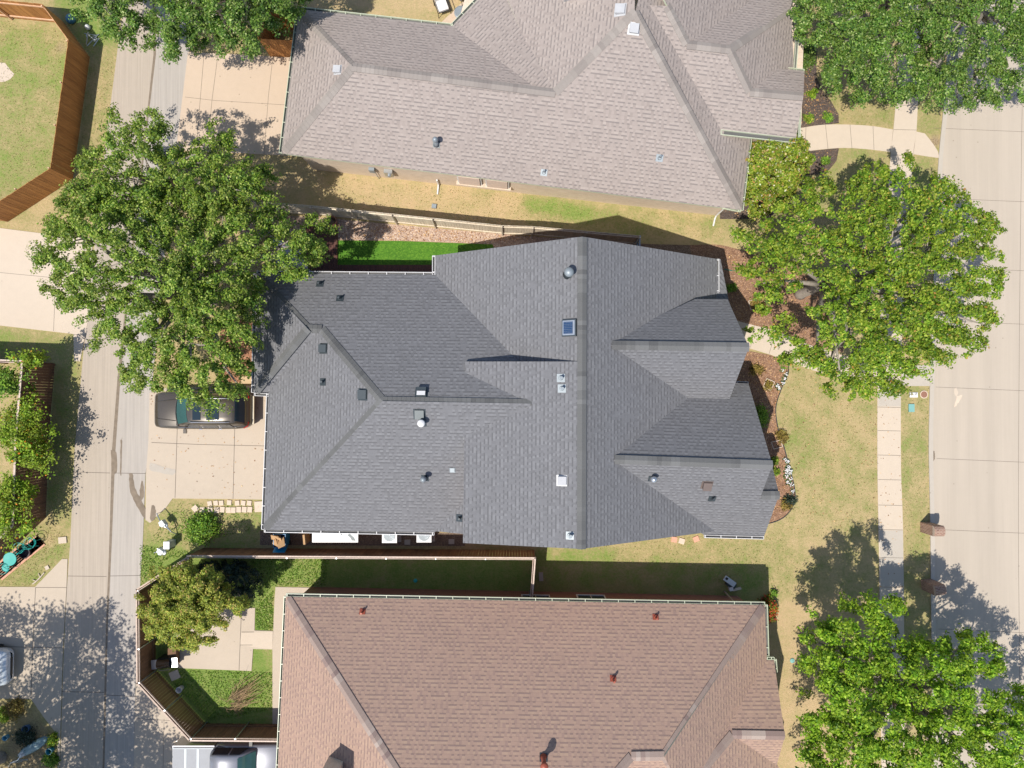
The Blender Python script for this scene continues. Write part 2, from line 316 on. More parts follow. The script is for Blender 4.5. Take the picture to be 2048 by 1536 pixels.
# ------------------------------------------------------------------ ground
rng = np.random.default_rng(7)
def inpoly(x, y, poly):
    r = np.zeros(x.shape, bool); n = len(poly)
    for i in range(n):
        x1, y1 = poly[i]; x2, y2 = poly[(i+1) % n]
        c = ((y1 > y) != (y2 > y)) & (x < (x2-x1)*(y-y1)/((y2-y1) if y2 != y1 else 1e-9)+x1); r ^= c
    return r
def g2(pts): return [(P(a, b).x, P(a, b).y) for a, b in pts]
xs = np.concatenate([[-600,-250,-90,-45], np.arange(-29, 29.01, .2), [45,90,250,600]])
ys = np.concatenate([[-600,-250,-90,-40], np.arange(-23, 23.01, .2), [40,90,250,600]])
X, Y = np.meshgrid(xs, ys); gr = np.full(X.shape, .32); ba = np.zeros(X.shape)
for poly, v in [
    ([(-60,30),(180,110),(150,350),(15,440),(-60,440)], .62), ([(180,100),(240,80),(215,290),(160,460),(150,360)], .40),
    ([(90,-60),(240,-60),(240,90),(180,110),(130,40)], .78), ([(-60,650),(150,668),(150,730),(-60,730)], .62), ([(90,720),(165,720),(135,1150),(90,1100)], .55),
    ([(-60,1060),(100,1050),(140,1120),(70,1175),(-60,1175)], .62), ([(280,1010),(530,1005),(530,1095),(390,1110),(280,1110)], .60),
    ([(280,1085),(400,1100),(400,1200),(275,1230)], .78), ([(380,1105),(660,1105),(650,1180),(545,1180),(545,1460),(300,1460),(300,1200)], .92),
    ([(650,1110),(1066,1110),(1066,1195),(650,1195)], .85), ([(1066,1100),(1535,1110),(1535,1215),(1066,1200)], .66),
    ([(1200,1060),(1760,1050),(1760,1210),(1540,1210),(1540,1120),(1200,1115)], .40), ([(1070,1100),(1230,1103),(1230,1125),(1070,1125)], .85),
    ([(1045,395),(1190,405),(1200,450),(1045,425)], .78), ([(1190,410),(1480,440),(1460,480),(1190,455)], .48), ([(600,310),(1045,395),(1045,465),(470,400),(470,310)], .16),
    ([(470,300),(760,320),(740,440),(470,420)], .22), ([(1640,180),(1800,190),(1790,258),(1680,245)], .50), ([(1830,190),(1895,200),(1885,270),(1830,262)], .60),
    ([(1660,290),(1790,300),(1780,420),(1600,420)], .52), ([(1830,305),(1880,310),(1880,440),(1820,440)], .60), ([(1800,770),(1868,770),(1868,1400),(1805,1400)], .47),
    ([(1550,720),(1757,775),(1757,1200),(1540,1200)], .40), ([(1530,1200),(1760,1200),(1760,1600),(1560,1600)], .12), ([(700,-60),(960,-60),(905,52),(600,18)], .18),
    ([(-60,1395),(65,1397),(115,1465),(115,1600),(-60,1600)], .45)]:
    gr[inpoly(X, Y, g2(poly))] = v
for poly, v in [([(520,1060),(930,1060),(930,1098),(520,1098)], .62), ([(1066,1150),(1535,1165),(1535,1215),(1066,1200)], .38), ([(600,1150),(1066,1165),(1066,1195),(600,1195)], .3),
    ([(-60,1395),(65,1397),(115,1465),(115,1600),(-60,1600)], .5), ([(380,1150),(520,1120),(520,1180)], .5), ([(480,300),(620,310),(640,400),(480,420)], .25)]:
    ba[inpoly(X, Y, g2(poly))] = v
def soft(a, n=4):
    for _ in range(n):
        b = np.pad(a, 1, mode='edge'); a = (b[1:-1,1:-1]*2+b[:-2,1:-1]+b[2:,1:-1]+b[1:-1,:-2]+b[1:-1,2:])/6
    return a
gr = soft(gr, 6); ba = soft(ba, 3)
def blob(arr, px, py, r, v):
    p = P(px, py); d = ((X-p.x)**2+(Y-p.y)**2)/(r/38)**2; arr += v*(.55 if arr is gr else 1)*np.exp(-d)
for a in [(1590,880,28,.4),(1600,930,22,.3),(1620,900,18,.2),(1650,960,24,.18),(1690,1010,20,.15),(1720,905,14,.3),(1722,925,10,.3),(1648,918,12,.3),(1740,950,16,.2),(1700,850,40,-.14),(1660,1080,60,-.15),(1620,1060,40,-.12),
    (1600,845,22,.25),(1810,880,18,.3),(1815,945,20,.3),(1845,900,12,.3),(1845,830,20,-.2),(1850,980,25,-.2),(1830,780,10,.4),(30,130,60,-.1),(60,60,40,.25),(50,160,30,.35),(25,340,35,.3),(100,60,40,.1),
    (80,220,50,-.15),(30,260,60,-.12),(60,390,50,-.2),(1180,430,40,.1),(960,390,18,.35),(1120,405,40,.15),(1250,440,50,.2),(1330,430,30,-.1),(1370,480,30,-.2),(1700,220,40,-.1),(1740,230,30,-.12),
    (600,1125,30,-.2),(560,1150,25,-.1),(1590,1130,30,.2),(1560,1160,20,.25),(1610,1180,30,-.15),(320,1060,22,-.25),(350,1050,20,-.15),(430,1040,50,-.25),(300,1110,25,.2),(110,1060,30,-.35),(95,1085,25,-.3),(120,1060,14,.2),(125,1100,16,.2)]: blob(gr, *a)
for a in [(120,95,20,.6),(90,180,22,.45),(0,150,14,.5),(15,165,14,.35),(70,40,12,.5),(1870,283,16,.9),(1620,1330,60,.35),(1600,1250,40,.2),(1600,1400,50,.35),(1700,1300,60,.3),(1570,1100,60,.08),(330,1035,8,.3),(1830,720,18,.25),(60,1500,50,.3),(1700,870,60,.06),(420,1500,80,.4),(560,1480,40,.5)]: blob(ba, *a)
nx, ny = len(xs), len(ys)
verts = np.stack([X.ravel(), Y.ravel(), np.zeros(X.size)], 1)
i = np.arange(ny-1)[:,None]*nx+np.arange(nx-1)[None,:]; q = np.stack([i, i+1, i+nx+1, i+nx], -1).reshape(-1,4)
def npmesh(name, verts, quads, mat, parent=None, org=None, face_attr=None, vert_attr=None, smooth=False):
    me = bpy.data.meshes.new(name); n = len(verts); m = len(quads)
    if org is not None: verts = verts-np.array(org)
    me.vertices.add(n); me.vertices.foreach_set('co', verts.astype(np.float32).ravel())
    me.loops.add(m*4); me.loops.foreach_set('vertex_index', quads.astype(np.int32).ravel())
    me.polygons.add(m); me.polygons.foreach_set('loop_start', np.arange(m, dtype=np.int32)*4)
    for k, v in (face_attr or {}).items():
        a = me.attributes.new(k, 'FLOAT', 'FACE'); a.data.foreach_set('value', v.astype(np.float32))
    for k, v in (vert_attr or {}).items():
        a = me.attributes.new(k, 'FLOAT', 'POINT'); a.data.foreach_set('value', v.astype(np.float32))
    me.materials.append(mat); me.update(calc_edges=True); me.validate()
    o = bpy.data.objects.new(name, me); COL.objects.link(o); o.parent = parent; return o
structure(npmesh('ground', verts, q, M_grass, vert_attr={'green': gr.ravel(), 'bare': np.clip(ba,0,1).ravel()}))

def sheet(name, pts, z, mat, z0=-.02, kind='structure', parent=None):
    m = MB(); m.prism([(P(a,b,z).x, P(a,b,z).y) for a, b in pts], z0, z, 0); o = m.build(name, mat, parent)
    if parent is None: structure(o, kind)
    return o
def joints(parent, lines, z, w=.022, mat=None):
    m = MB(); w = w*.8
    for l in lines:
        for a, b in zip(l[:-1], l[1:]):
            p, q = P(*a, z), P(*b, z); d = (q-p).normalized(); n = Vector((-d.y, d.x, 0))*w/2
            m.poly([p-n, q-n, q+n, p+n])
    return m.build('joint', mat or M_joint, parent)
def curve(pts, n=5):
    """Catmull-Rom through pixel points"""
    out = []
    for i in range(len(pts)-1):
        p0, p1, p2, p3 = pts[max(i-1,0)], pts[i], pts[i+1], pts[min(i+2,len(pts)-1)]
        for k in range(n):
            t = k/n; out.append(tuple(.5*((2*p1[j])+(-p0[j]+p2[j])*t+(2*p0[j]-5*p1[j]+4*p2[j]-p3[j])*t*t+(-p0[j]+3*p1[j]-3*p2[j]+p3[j])*t**3) for j in (0,1)))
    return out+[pts[-1]]
# street with kerb
kerb = curve([(1915,-260),(1898,60),(1889,208),(1879,313),(1873,440),(1866,620),(1861,780),(1859,900),(1862,1050),(1864,1236),(1866,1400),(1868,1800)], 4)
st = sheet('street', [(a+7, b) for a, b in kerb]+[(2600,1800),(2600,-260)], .006, M_street)
joints(st, [[(2052,-260),(2043,300),(2039,640),(2037,900),(2037,1130),(2045,1800)]]+[[(1872-(800-y)*.01,y),(2060,y+8),(2500,y+26)] for y in (-180,-40,110,256,396,534,641,774,917,1059,1258,1400,1540)], .010, .02)
sheet('kerb', [(a-1, b) for a, b in kerb]+[(a+7.5, b) for a, b in kerb[::-1]], .06, M_walk2)
# sidewalk
swl = curve([(1806,-260),(1796,100),(1792,197),(1787,258),(1781,313),(1774,420),(1764,560),(1757,700),(1755,800),(1755,936),(1757,1053),(1760,1230),(1763,1536),(1766,1800)], 3)
swr = curve([(1852,-260),(1840,100),(1836,197),(1833,262),(1826,313),(1819,431),(1810,560),(1804,676),(1802,790),(1802,936),(1806,1053),(1808,1230),(1812,1536),(1815,1800)], 3)
sw = sheet('sidewalk', swl+swr[::-1], .035, M_walk)
def xat(c, y):
    for (x1,y1),(x2,y2) in zip(c[:-1], c[1:]):
        if y1 <= y <= y2: return x1+(x2-x1)*(y-y1)/(y2-y1)
    return c[-1][0]
joints(sw, [[(xat(swl,y)+.5,y),(xat(swr,y)-.5,y+1)] for y in (-50,0,49,98,147,210,259,310,359,408,457,506,555,604,640,690,733,771,814,861,910,959,1010,1059,1115,1174,1225,1275,1325,1375,1425,1475,1525)], .039, .024)
m = MB(); m.prism(g2([(xat(swl,771)+1,772),(xat(swr,771)-1,772),(xat(swr,813)-1,813),(xat(swl,813)+1,812)]), .0, .038); m.build('weathered_slab', M_walk2, sw)
m = MB(); m.prism(g2([(1759,1061),(1805,1061),(1807,1172),(1761,1172)]), .0, .038); m.build('weathered_slab', M_walk2, sw)
# front walks
fw = sheet('front_walk', [(1440,637),(1475,642),(1549,661),(1620,690),(1690,712),(1757,726),(1757,771),(1688,758),(1621,739),(1565,718),(1540,709),(1500,697),(1440,690)], .032, M_walk)
joints(fw, [[(1509,651),(1501,695)],[(1552,663),(1538,708)],[(1600,681),(1588,726)],[(1650,699),(1640,745)],[(1705,716),(1700,761)]], .036)
sheet('walk_apron', [(1804,730),(1862,730),(1861,772),(1803,772)], .036, M_walk2)
fw2 = sheet('garden_walk', curve([(1585,259),(1640,250),(1692,249),(1744,252),(1786,259)],4)+curve([(1782,304),(1731,298),(1677,296),(1600,304),(1500,318)],4)+[(1500,265)], .032, M_walk)
joints(fw2, [[(1651,250),(1656,298)],[(1700,249),(1704,297)],[(1746,252),(1748,299)],[(1612,254),(1610,302)]], .036)
sheet('walk_apron', [(1833,263),(1850,267),(1858,277),(1868,290),(1876,303),(1879,316),(1850,312),(1827,308)], .036, M_walk)
# alley and driveways
cl = [(305,-60),(307,109),(296,209),(268,460),(235,756),(224,900),(218,1100),(212,1250),(205,1536),(200,1800)]
cr = [(311,-60),(312,109),(300,209),(272,460),(241,756),(231,900),(223,1100),(216,1250),(209,1536),(204,1800)]
aw = sheet('alley', [(258,-60),(237,84),(212,279),(186,520),(165,723),(149,900),(141,1076),(134,1175),(128,1290),(120,1536),(112,1800)]+cl[::-1], .018, M_alleyw)
ae = sheet('alley', [(395,-60),(376,125),(355,273),(325,560),(303,780),(298,900),(291,947),(285,1095),(279,1190),(271,1370),(268,1511),(262,1800)]+cr[::-1], .018, M_alleye)
sheet('alley_channel', cl+cr[::-1], .014, M_stain)
joints(aw, [[(146,944),(220,946)],[(136,1152),(213,1153)],[(184,534),(261,541)],[(212,290),(286,296)],[(122,1383),(208,1385)]], .022, .03)
joints(ae, [[(228,946),(291,947)],[(220,1152),(281,1151)],[(268,541),(327,545)],[(292,296),(352,300)],[(212,1390),(271,1393)]], .022, .03)
def stain(parent, pts, z, name='stain', mat=None):
    m = MB(); c = curve(pts+[pts[0]], 5)[:-1]
    m.poly([P(a+random.uniform(-.7,.7), b+random.uniform(-.7,.7), z) for a, b in c]); return m.build(name, mat or M_stain, parent)
random.seed(3)
stain(aw, [(222,900),(232,905),(234,942),(224,946)], .0215)
stain(ae, [(258,948),(265,948),(270,975),(285,1005),(297,1028),(300,1043),(288,1036),(270,1005),(260,980)], .0225)
stain(ae, [(283,962),(286,965),(288,990),(282,1000),(279,985)], .0225)
stain(ae, [(241,880),(244,882),(243,944),(240,944)], .0225)
dr = sheet('driveway', [(299,786),(330,776),(420,772),(556,770),(556,1000),(466,998),(345,997),(330,1018),(312,1034),(300,1046),(291,1040),(292,946),(297,880)], .028, M_drive)
joints(dr, [[(357,780),(354,872),(350,996)],[(303,885),(400,889),(534,892)],[(473,776),(469,870),(466,998)]], .032, .03)
stain(dr, [(300,925),(330,935),(350,940),(345,950),(320,945),(300,940)], .0335, 'scuff', simple('grey scuff', (.42,.38,.33), .9))
stain(dr, [(304,1010),(309,1012),(312,1030),(305,1042),(300,1035)], .0335)
dt = sheet('neighbour_driveway', [(376,104),(460,108),(600,116),(590,312),(475,306),(352,300)], .028, M_tan)
joints(dt, [[(436,108),(424,200),(414,306)],[(546,113),(537,190),(528,308)],[(370,194),(430,201),(590,211)],[(408,108),(392,300)]], .032, .02)
dl = sheet('neighbour_driveway', [(-200,440),(0,456),(94,468),(186,476),(176,640),(160,723),(148,722),(147,668),(0,651),(-200,634)], .028, M_walk)
joints(dl, [[(-200,530),(0,545),(82,553),(180,562)],[(112,470),(109,613),(107,662)],[(148,669),(170,670)]], .032, .02)
db = sheet('neighbour_driveway', [(-200,1173),(70,1174),(124,1118),(135,1118),(133,1175),(126,1290),(120,1480),(116,1800),(115,1470),(90,1438),(62,1398),(-200,1395)], .028, M_drive)
joints(db, [[(71,1175),(65,1300),(62,1396)],[(0,1293),(126,1296)],[(133,1175),(71,1175)]], .032, .03)
dp = sheet('neighbour_driveway', [(268,1800),(268,1511),(272,1362),(310,1400),(360,1440),(420,1470),(585,1470),(585,1800)], .028, M_drive)
joints(dp, [[(272,1437),(335,1441),(420,1445)],[(328,1438),(326,1536),(322,1800)],[(480,1480),(478,1800)]], .032, .02)
# patio, side walks
pt = sheet('patio', [(355,1215),(483,1216),(510,1216),(509,1261),(546,1262),(545,1299),(506,1298),(503,1342),(478,1341),(352,1336)], .035, M_drive)
joints(pt, [[(483,1218),(478,1341)],[(483,1264),(508,1264)],[(480,1290),(505,1290)]], .039, .03)
m = MB(); m.prism(g2([(483,1265),(546,1263),(545,1298),(480,1290)]), 0, .0385); m.build('pale_slab', M_walk, pt)
sheet('side_walk', [(551,1174),(650,1176),(640,1205),(600,1205),(600,1460),(545,1460),(545,1300),(549,1200)], .033, M_drive)
sheet('back_walk', [(880,47),(940,-10),(990,-70),(1030,-60),(960,20),(900,60)], .03, M_tan)
# beds, gravel, turf
sheet('mulch_bed', [(1600,60),(1634,105),(1633,153),(1645,182),(1662,202),(1677,228),(1678,246),(1650,250),(1585,258),(1560,140)], .02, M_mulchk)
sheet('mulch_bed', [(1480,320),(1600,304),(1678,296),(1673,322),(1658,340),(1635,349),(1610,350),(1580,400),(1540,436),(1484,438),(1440,438),(1440,410)], .02, M_mulchk)
sheet('mulch_bed', curve([(1380,490),(1440,490),(1500,505),(1580,520),(1660,560),(1690,640),(1686,705)],4)+[(1620,690),(1549,661),(1475,642),(1400,640)], .02, M_mulch)
bed = curve([(1575,722),(1576,745),(1562,778),(1551,815),(1555,855),(1566,890),(1577,930),(1588,975),(1588,1005),(1570,1032),(1540,1046),(1500,1050)], 5)
sheet('mulch_bed', [(1470,697),(1540,710),(1565,719)]+bed+[(1440,1040),(1440,750)], .02, M_mulch)
m = MB()
for a, b in zip(bed[:-1], bed[1:]):
    p, q = P(*a), P(*b); m.box(((p.x+q.x)/2,(p.y+q.y)/2,.03), ((q-p).length+.01,.03,.09), math.atan2(q.y-p.y,q.x-p.x))
tag(m.build('garden_edging', M_char), 'thin dark curved edging between the brown mulch bed and the front lawn', 'edging')
sheet('gravel_strip', [(480,425),(676,438),(800,450),(1005,468),(1280,488),(1280,520),(1000,520),(985,488),(800,481),(674,480),(600,470),(480,470)], .014, M_gravel)
sheet('soil_strip', [(1268,486),(1300,488),(1380,490),(1450,498),(1440,540),(1240,520)], .016, M_soil)
sheet('artificial_turf', [(674,481),(800,482),(985,489),(1000,530),(674,530)], .03, M_turf)
sheet('soil_strip', [(520,1062),(930,1066),(930,1092),(520,1090)], .01, M_soil)
m = MB()
for k in range(26):
    a = (6+k*3.3, 1158-k*2.75); p = P(a[0], a[1]); q = P(a[0]-20, a[1]-22)
    d = (q-p); rzz = math.atan2(d.y, d.x)
    for j in range(7):
        c = p+d*((j+.5)/7)*(.75 if k > 14 else 1); m.box((c.x, c.y, .025), (.20,.108,.06), rzz)
tag(m.build('brick_pad', M_pav), 'strip of pink brick pavers along the corner of the vine covered fence', 'paving')

# ------------------------------------------------------------------ roofs
def roof(parent, faces, mats, thick=.14, name='roof'):
    mb = MB()
    for fi, (pl, pts) in enumerate(faces):
        if pl is None: W = [P(a,b,z) for a,b,z in pts]; pl = plane3(W[0],W[1],W[2])
        else: W = [hit(pl, a, b) for a, b in pts]
        n = pl[1]; u = Vector((0,0,1)).cross(n); u = u.normalized() if u.length > 1e-4 else Vector((1,0,0)); v = n.cross(u)
        if v.z < 0: v = -v
        area = sum(W[i].x*W[(i+1)%len(W)].y-W[(i+1)%len(W)].x*W[i].y for i in range(len(W)))
        if area < 0: W = W[::-1]
        off = 13.7*fi
        uv = [(p.dot(u)+off, p.dot(v)) for p in W]; mb.poly(W, 0, uv)
        D = Vector((0,0,-thick)); mb.poly([p+D for p in W[::-1]], 1, None)
        for i in range(len(W)):
            p, q = W[i], W[(i+1)%len(W)]; mb.poly([p+D, q+D, q, p], 1, None)
    return mb.build(name, mats, parent)
def cap(parent, a, b, mat, w=.20, step=.2):
    """folded ridge shingles from a to b (points)"""
    mb = MB(); L = (b-a).length; n = max(1,int(L/step)); d = (b-a)/n; s = d.cross(Vector((0,0,1))).normalized(); r = .5
    for i in range(n):
        p = a+d*i; q = p+d*1.06; lift = .035
        if random.random() < .55: r = random.random()
        up = Vector((0,0,lift)); dn = Vector((0,0,lift-.085-.02*0)); e = Vector((0,0,.012))
        mb.poly([p+up, q+up+e, q+dn+s*w+e, p+dn+s*w], 0, None, r); mb.poly([p+up, p+dn-s*w, q+dn-s*w+e, q+up+e], 0, None, r)
        mb.poly([p+dn+s*w, q+dn+s*w+e, q+dn+s*w-Vector((0,0,.05)), p+dn+s*w-Vector((0,0,.05))], 0, None, r)
        mb.poly([p+dn-s*w, p+dn-s*w-Vector((0,0,.05)), q+dn-s*w-Vector((0,0,.05)), q+dn-s*w+e], 0, None, r)
    return mb.build('ridge_cap', mat, parent)
def gutter(parent, a, b, mat, wid=.13, hangers=.75, out=None):
    d = (b-a); L = d.length; d.normalize(); s = Vector((d.y,-d.x,0)).normalized()
    if out is not None and s.dot(out-a) < 0: s = -s
    mb = MB(); rz = math.atan2(d.y, d.x); c = (a+b)/2+s*wid*.5; c.z -= .07
    mb.box(c+s*wid*.5, (L,.022,.11), rz); mb.box(c-s*wid*.5, (L,.016,.12), rz); mb.box(c-Vector((0,0,.055)), (L,wid,.01), rz, 1)
    for k in range(int(L/hangers)+1):
        p = a+d*min(L-.02, .05+k*hangers)+s*wid*.5; mb.box((p.x,p.y,c.z+.058), (.028,wid,.008), rz)
    for e in (a, b): mb.box((e.x+s.x*wid*.5, e.y+s.y*wid*.5, c.z), (.015,wid,.11), rz)
    return mb.build('gutter', [mat, M_gutd], parent)
def walls(parent, pts, z1, mat, z0=0, name='wall'):
    m = MB(); m.prism(pts, z0, z1, 0); return m.build(name, mat, parent)
def inset(pts, d):
    n = len(pts); A = sum(pts[i][0]*pts[(i+1)%n][1]-pts[(i+1)%n][0]*pts[i][1] for i in range(n)); s = 1 if A > 0 else -1; out = []
    for i in range(n):
        p0, p1, p2 = Vector(pts[i-1]), Vector(pts[i]), Vector(pts[(i+1)%n]); e1 = (p1-p0).normalized(); e2 = (p2-p1).normalized()
        n1 = Vector((-e1.y,e1.x))*s; n2 = Vector((-e2.y,e2.x))*s; k = n1+n2; k = k/max(.2, k.dot(n1)) if k.length > 1e-6 else n1
        out.append(tuple(p1+k*d))
    return out
def gablewall(parent, pts, mat, thick=.15, name='gable_wall'):
    """vertical polygon given by 3D points"""
    a, b = pts[0], pts[1]; d = (b-a); d.z = 0; d.normalize(); s = Vector((-d.y, d.x, 0))*thick/2
    m = MB(); 
    def uv(p): return ((p-a).dot(d), p.z)
    m.poly([p+s for p in pts], 0, [uv(p) for p in pts]); m.poly([p-s for p in pts[::-1]], 0, [uv(p) for p in pts[::-1]])
    for i in range(len(pts)): p, q = pts[i], pts[(i+1)%len(pts)]; m.poly([p+s,q+s,q-s,p-s], 0)
    return m.build(name, mat, parent)
def wall_panel(parent, name, a, b, z0, z1, mat, frame=None, proud=.03, out=None, grid=None):
    """window, door on a wall between ground points a-b"""
    d = (b-a); L = d.length; d.normalize(); n = Vector((-d.y, d.x, 0))
    if out is not None and n.dot(out) < 0: n = -n
    rz = math.atan2(d.y, d.x); c = (a+b)/2; m = MB()
    m.box((c.x+n.x*proud*.3, c.y+n.y*proud*.3, (z0+z1)/2), (L, proud, z1-z0), rz); w = m.build(name, mat, parent)
    if frame:
        f = MB(); t = .06
        for zz in (z0, z1): f.box((c.x+n.x*proud, c.y+n.y*proud, zz), (L+t, .06, t), rz)
        for e in (a, b): f.box((e.x+n.x*proud, e.y+n.y*proud, (z0+z1)/2), (t, .055, z1-z0-t), rz)
        if grid: f.box((c.x+n.x*proud*.9, c.y+n.y*proud*.9, (z0+z1)/2), (.03, .05, z1-z0-t), rz)
        f.build('frame', frame, w)
    return w

random.seed(11)
ZE = 2.9
# ---- centre house -------------------------------------------------
ch = thing('house', 'charcoal shingled house with many gables in the middle of the picture', 'house', (0,0,0))
c = Vector((0,0,4))
zr = 6.8
rA, rB = P(1165,473,zr), P(1163,1098,zr)
MW = plane_line(rA, rB, -.575, P(900,700,ZE)); ME = plane_line(rA, rB, -.561, P(1500,700,ZE)); SH = plane_line(rA, rB, -.25, P(900,700,ZE))
RN = plane_line(P(513,547,ZE), P(868,550,ZE), .54, c); RS = plane_line(P(527,1060,ZE), P(868,1065,ZE), .54, c)
RW = plane_line(P(536,788,ZE), P(528,1058,ZE), .535, c); WN = plane_line(P(512,547,ZE), P(508,786,ZE), .54, c)
zs = hit(RN,629,657).z; SS = plane_line(P(615,657,zs), P(643,658,zs), -.54, P(620,800,ZE))
g1a, g1b = P(1222,690,6.06), P(1498,694,6.06); G1N = plane_line(g1a, g1b, -.90, P(1400,500,3)); G1S = plane_line(g1a, g1b, -.98, P(1400,900,3))
g2a, g2b = P(1228,919,6.0), P(1545,930,6.0); G2N = plane_line(g2a, g2b, -.76, P(1400,700,3)); G2S = plane_line(g2a, g2b, -.86, P(1400,1100,3))
z3 = hit(G2S,1522,991).z; g3a, g3b = P(1515,991,z3), P(1559,991,z3); G3N = plane_line(g3a, g3b, -.75, P(1530,900,3))
faces = [(RN,[(513,547),(868,550),(1000,600),(1105,700),(1110,745),(1060,807),(765,802),(643,658),(615,657)]),
    (RS,[(528,1060),(868,1065),(960,1010),(1060,860),(1060,807),(765,802)]),
    (RW,[(537,786),(528,1060),(765,802),(643,658),(600,690)]),
    (WN,[(512,547),(508,786),(615,657)]), (SS,[(508,786),(540,787),(580,740),(660,658),(615,657)]),
    (MW,[(870,511),(1165,473),(1164,800),(1040,800),(868,556)]), (MW,[(866,1062),(866,1000),(960,960),(990,1073),(926,1068)]),
    (SH,[(1164,723),(930,723),(926,1086),(1163,1098)]),
    (ME,[(1165,473),(1434,518),(1434,600),(1433,1062),(1163,1098)]),
    (G1N,[(1215,690),(1498,694),(1455,598),(1390,598),(1225,675)]), (G1S,[(1215,690),(1498,694),(1459,798),(1360,797),(1225,702)]),
    (G2N,[(1222,919),(1545,930),(1497,767),(1473,766),(1360,790),(1222,900)]), (G2S,[(1222,919),(1545,930),(1522,991),(1558,991),(1528,1073),(1409,1070),(1370,1050),(1222,935)]),
    (G3N,[(1500,991),(1559,991),(1546,938),(1500,938)]),
    (None,[(1433,517,2.72),(1441,518,2.70),(1458,604,2.86),(1433,604,2.93)])]
rf = roof(ch, faces, [M_shg, M_fas])
def capline(rf, mat, pl, *pts):
    for a, b in zip(pts[:-1], pts[1:]): cap(rf, hit(pl,*a), hit(pl,*b), mat)
cap(rf, P(1165,474,zr), P(1163,1098,zr), M_cg); capline(rf, M_cg, RN, (520,555),(615,657),(643,658),(765,802),(1062,807))
capline(rf, M_cg, WN, (615,657),(512,782)); capline(rf, M_cg, RW, (765,802),(530,1056))
cap(rf, P(1224,690,6.06), g1b, M_cg); cap(rf, P(1230,919,6.0), g2b, M_cg); cap(rf, P(1523,991,z3), g3b, M_cg)
def H2(pl, a, b): return hit(pl, a, b)
for a, b, ref in [((513,547),(868,550),(600,500)),((512,547),(508,785),(400,600)),((538,787),(528,1059),(400,900)),((528,1059),(868,1065),(700,1200)),((508,786),(537,787),(520,900))]:
    gutter(ch, P(*a,ZE), P(*b,ZE), M_white, out=P(*ref,ZE), hangers=.9)
gutter(ch, P(870,511,ZE), P(870,551,ZE), M_white, out=P(800,530,ZE)); gutter(ch, P(1433,518,ZE), P(1433,584,ZE), M_white, out=P(1500,540,ZE))
gutter(ch, P(1409,1070,ZE), P(1528,1073,ZE), M_white, out=P(1450,1200,ZE)); gutter(ch, P(1473,767,2.75), P(1497,768,2.75), M_white, wid=.1, out=P(1480,700,ZE))
fpc = [P(a,b,ZE) for a,b in [(513,547),(870,551),(870,514),(1433,520),(1433,640),(1440,770),(1490,770),(1505,1068),(926,1066),(868,1063),(528,1058),(537,787),(509,786)]]
walls(ch, inset([(p.x,p.y) for p in fpc], .38), 2.83, M_br)
YN = rA.y-.25; YS = rB.y+.25
gablewall(ch, [Vector((-3.3,YN,2.8)),Vector((9.4,YN,2.8)),Vector((rA.x,YN,6.5))], M_br); gablewall(ch, [Vector((-1.9,YS,2.8)),Vector((9.4,YS,2.8)),Vector((rB.x,YS,6.55)),Vector((-1.9,YS,5.3))], M_br)
nst = hit(SH,1164,723); nsw = hit(SH,930,723)
gablewall(ch, [Vector((nsw.x+.1,nsw.y-.12,3.6)),Vector((nst.x,nst.y-.12,3.6)),Vector((nst.x,nst.y-.12,nst.z-.1)),Vector((nsw.x+.1,nsw.y-.12,nsw.z-.1))], M_br, name='clerestory_wall')
gablewall(ch, [Vector((nsw.x+.15,nsw.y-.2,3.2)),Vector((nsw.x+.15,YS,3.2)),Vector((nsw.x+.15,YS,5.3)),Vector((nsw.x+.15,nsw.y-.2,5.38))], M_br, name='clerestory_wall')
for (ga,gb,lo,hi,zt,dz) in [(g1a,g1b,(1455,598),(1459,798),6.06,2.9),(g2a,g2b,(1497,767),(1515,1062),6.0,2.9)]:
    x = gb.x-.3; a = P(*lo,2.9); b = P(*hi,3.1)
    gablewall(ch, [Vector((x,a.y-.25,0)),Vector((x,b.y+.3,0)),Vector((x,b.y+.3,2.9)),Vector((x,gb.y,zt-.35)),Vector((x,a.y-.25,2.9))], M_br)
xg = hit(RW,537,900).x+.38
wall_panel(ch, 'garage_door', Vector((xg,-1.0,0)), Vector((xg,-5.6,0)), .02, 2.15, M_white, M_white, .05, Vector((-1,0,0)))
wall_panel(ch, 'front_door', Vector((9.63,2.9,0)), Vector((9.63,3.85,0)), .1, 2.15, M_fd, M_white, .05, Vector((1,0,0)))
for y in (-4.2,-2.2): wall_panel(ch, 'window', Vector((g2b.x-.22,y-.5,0)), Vector((g2b.x-.22,y+.5,0)), .8, 2.2, M_glass, M_white, .05, Vector((1,0,0)), True)
for y in (1.6,): wall_panel(ch, 'window', Vector((g1b.x-.22,y-.6,0)), Vector((g1b.x-.22,y+.6,0)), .8, 2.2, M_glass, M_white, .05, Vector((1,0,0)), True)
yn = P(700,548,ZE).y-.36
for x in (-9.6,-7.0,-5.2): wall_panel(ch, 'window', Vector((x-.5,yn,0)), Vector((x+.5,yn,0)), .7, 2.2, M_glass, M_white, .05, Vector((0,1,0)), True)

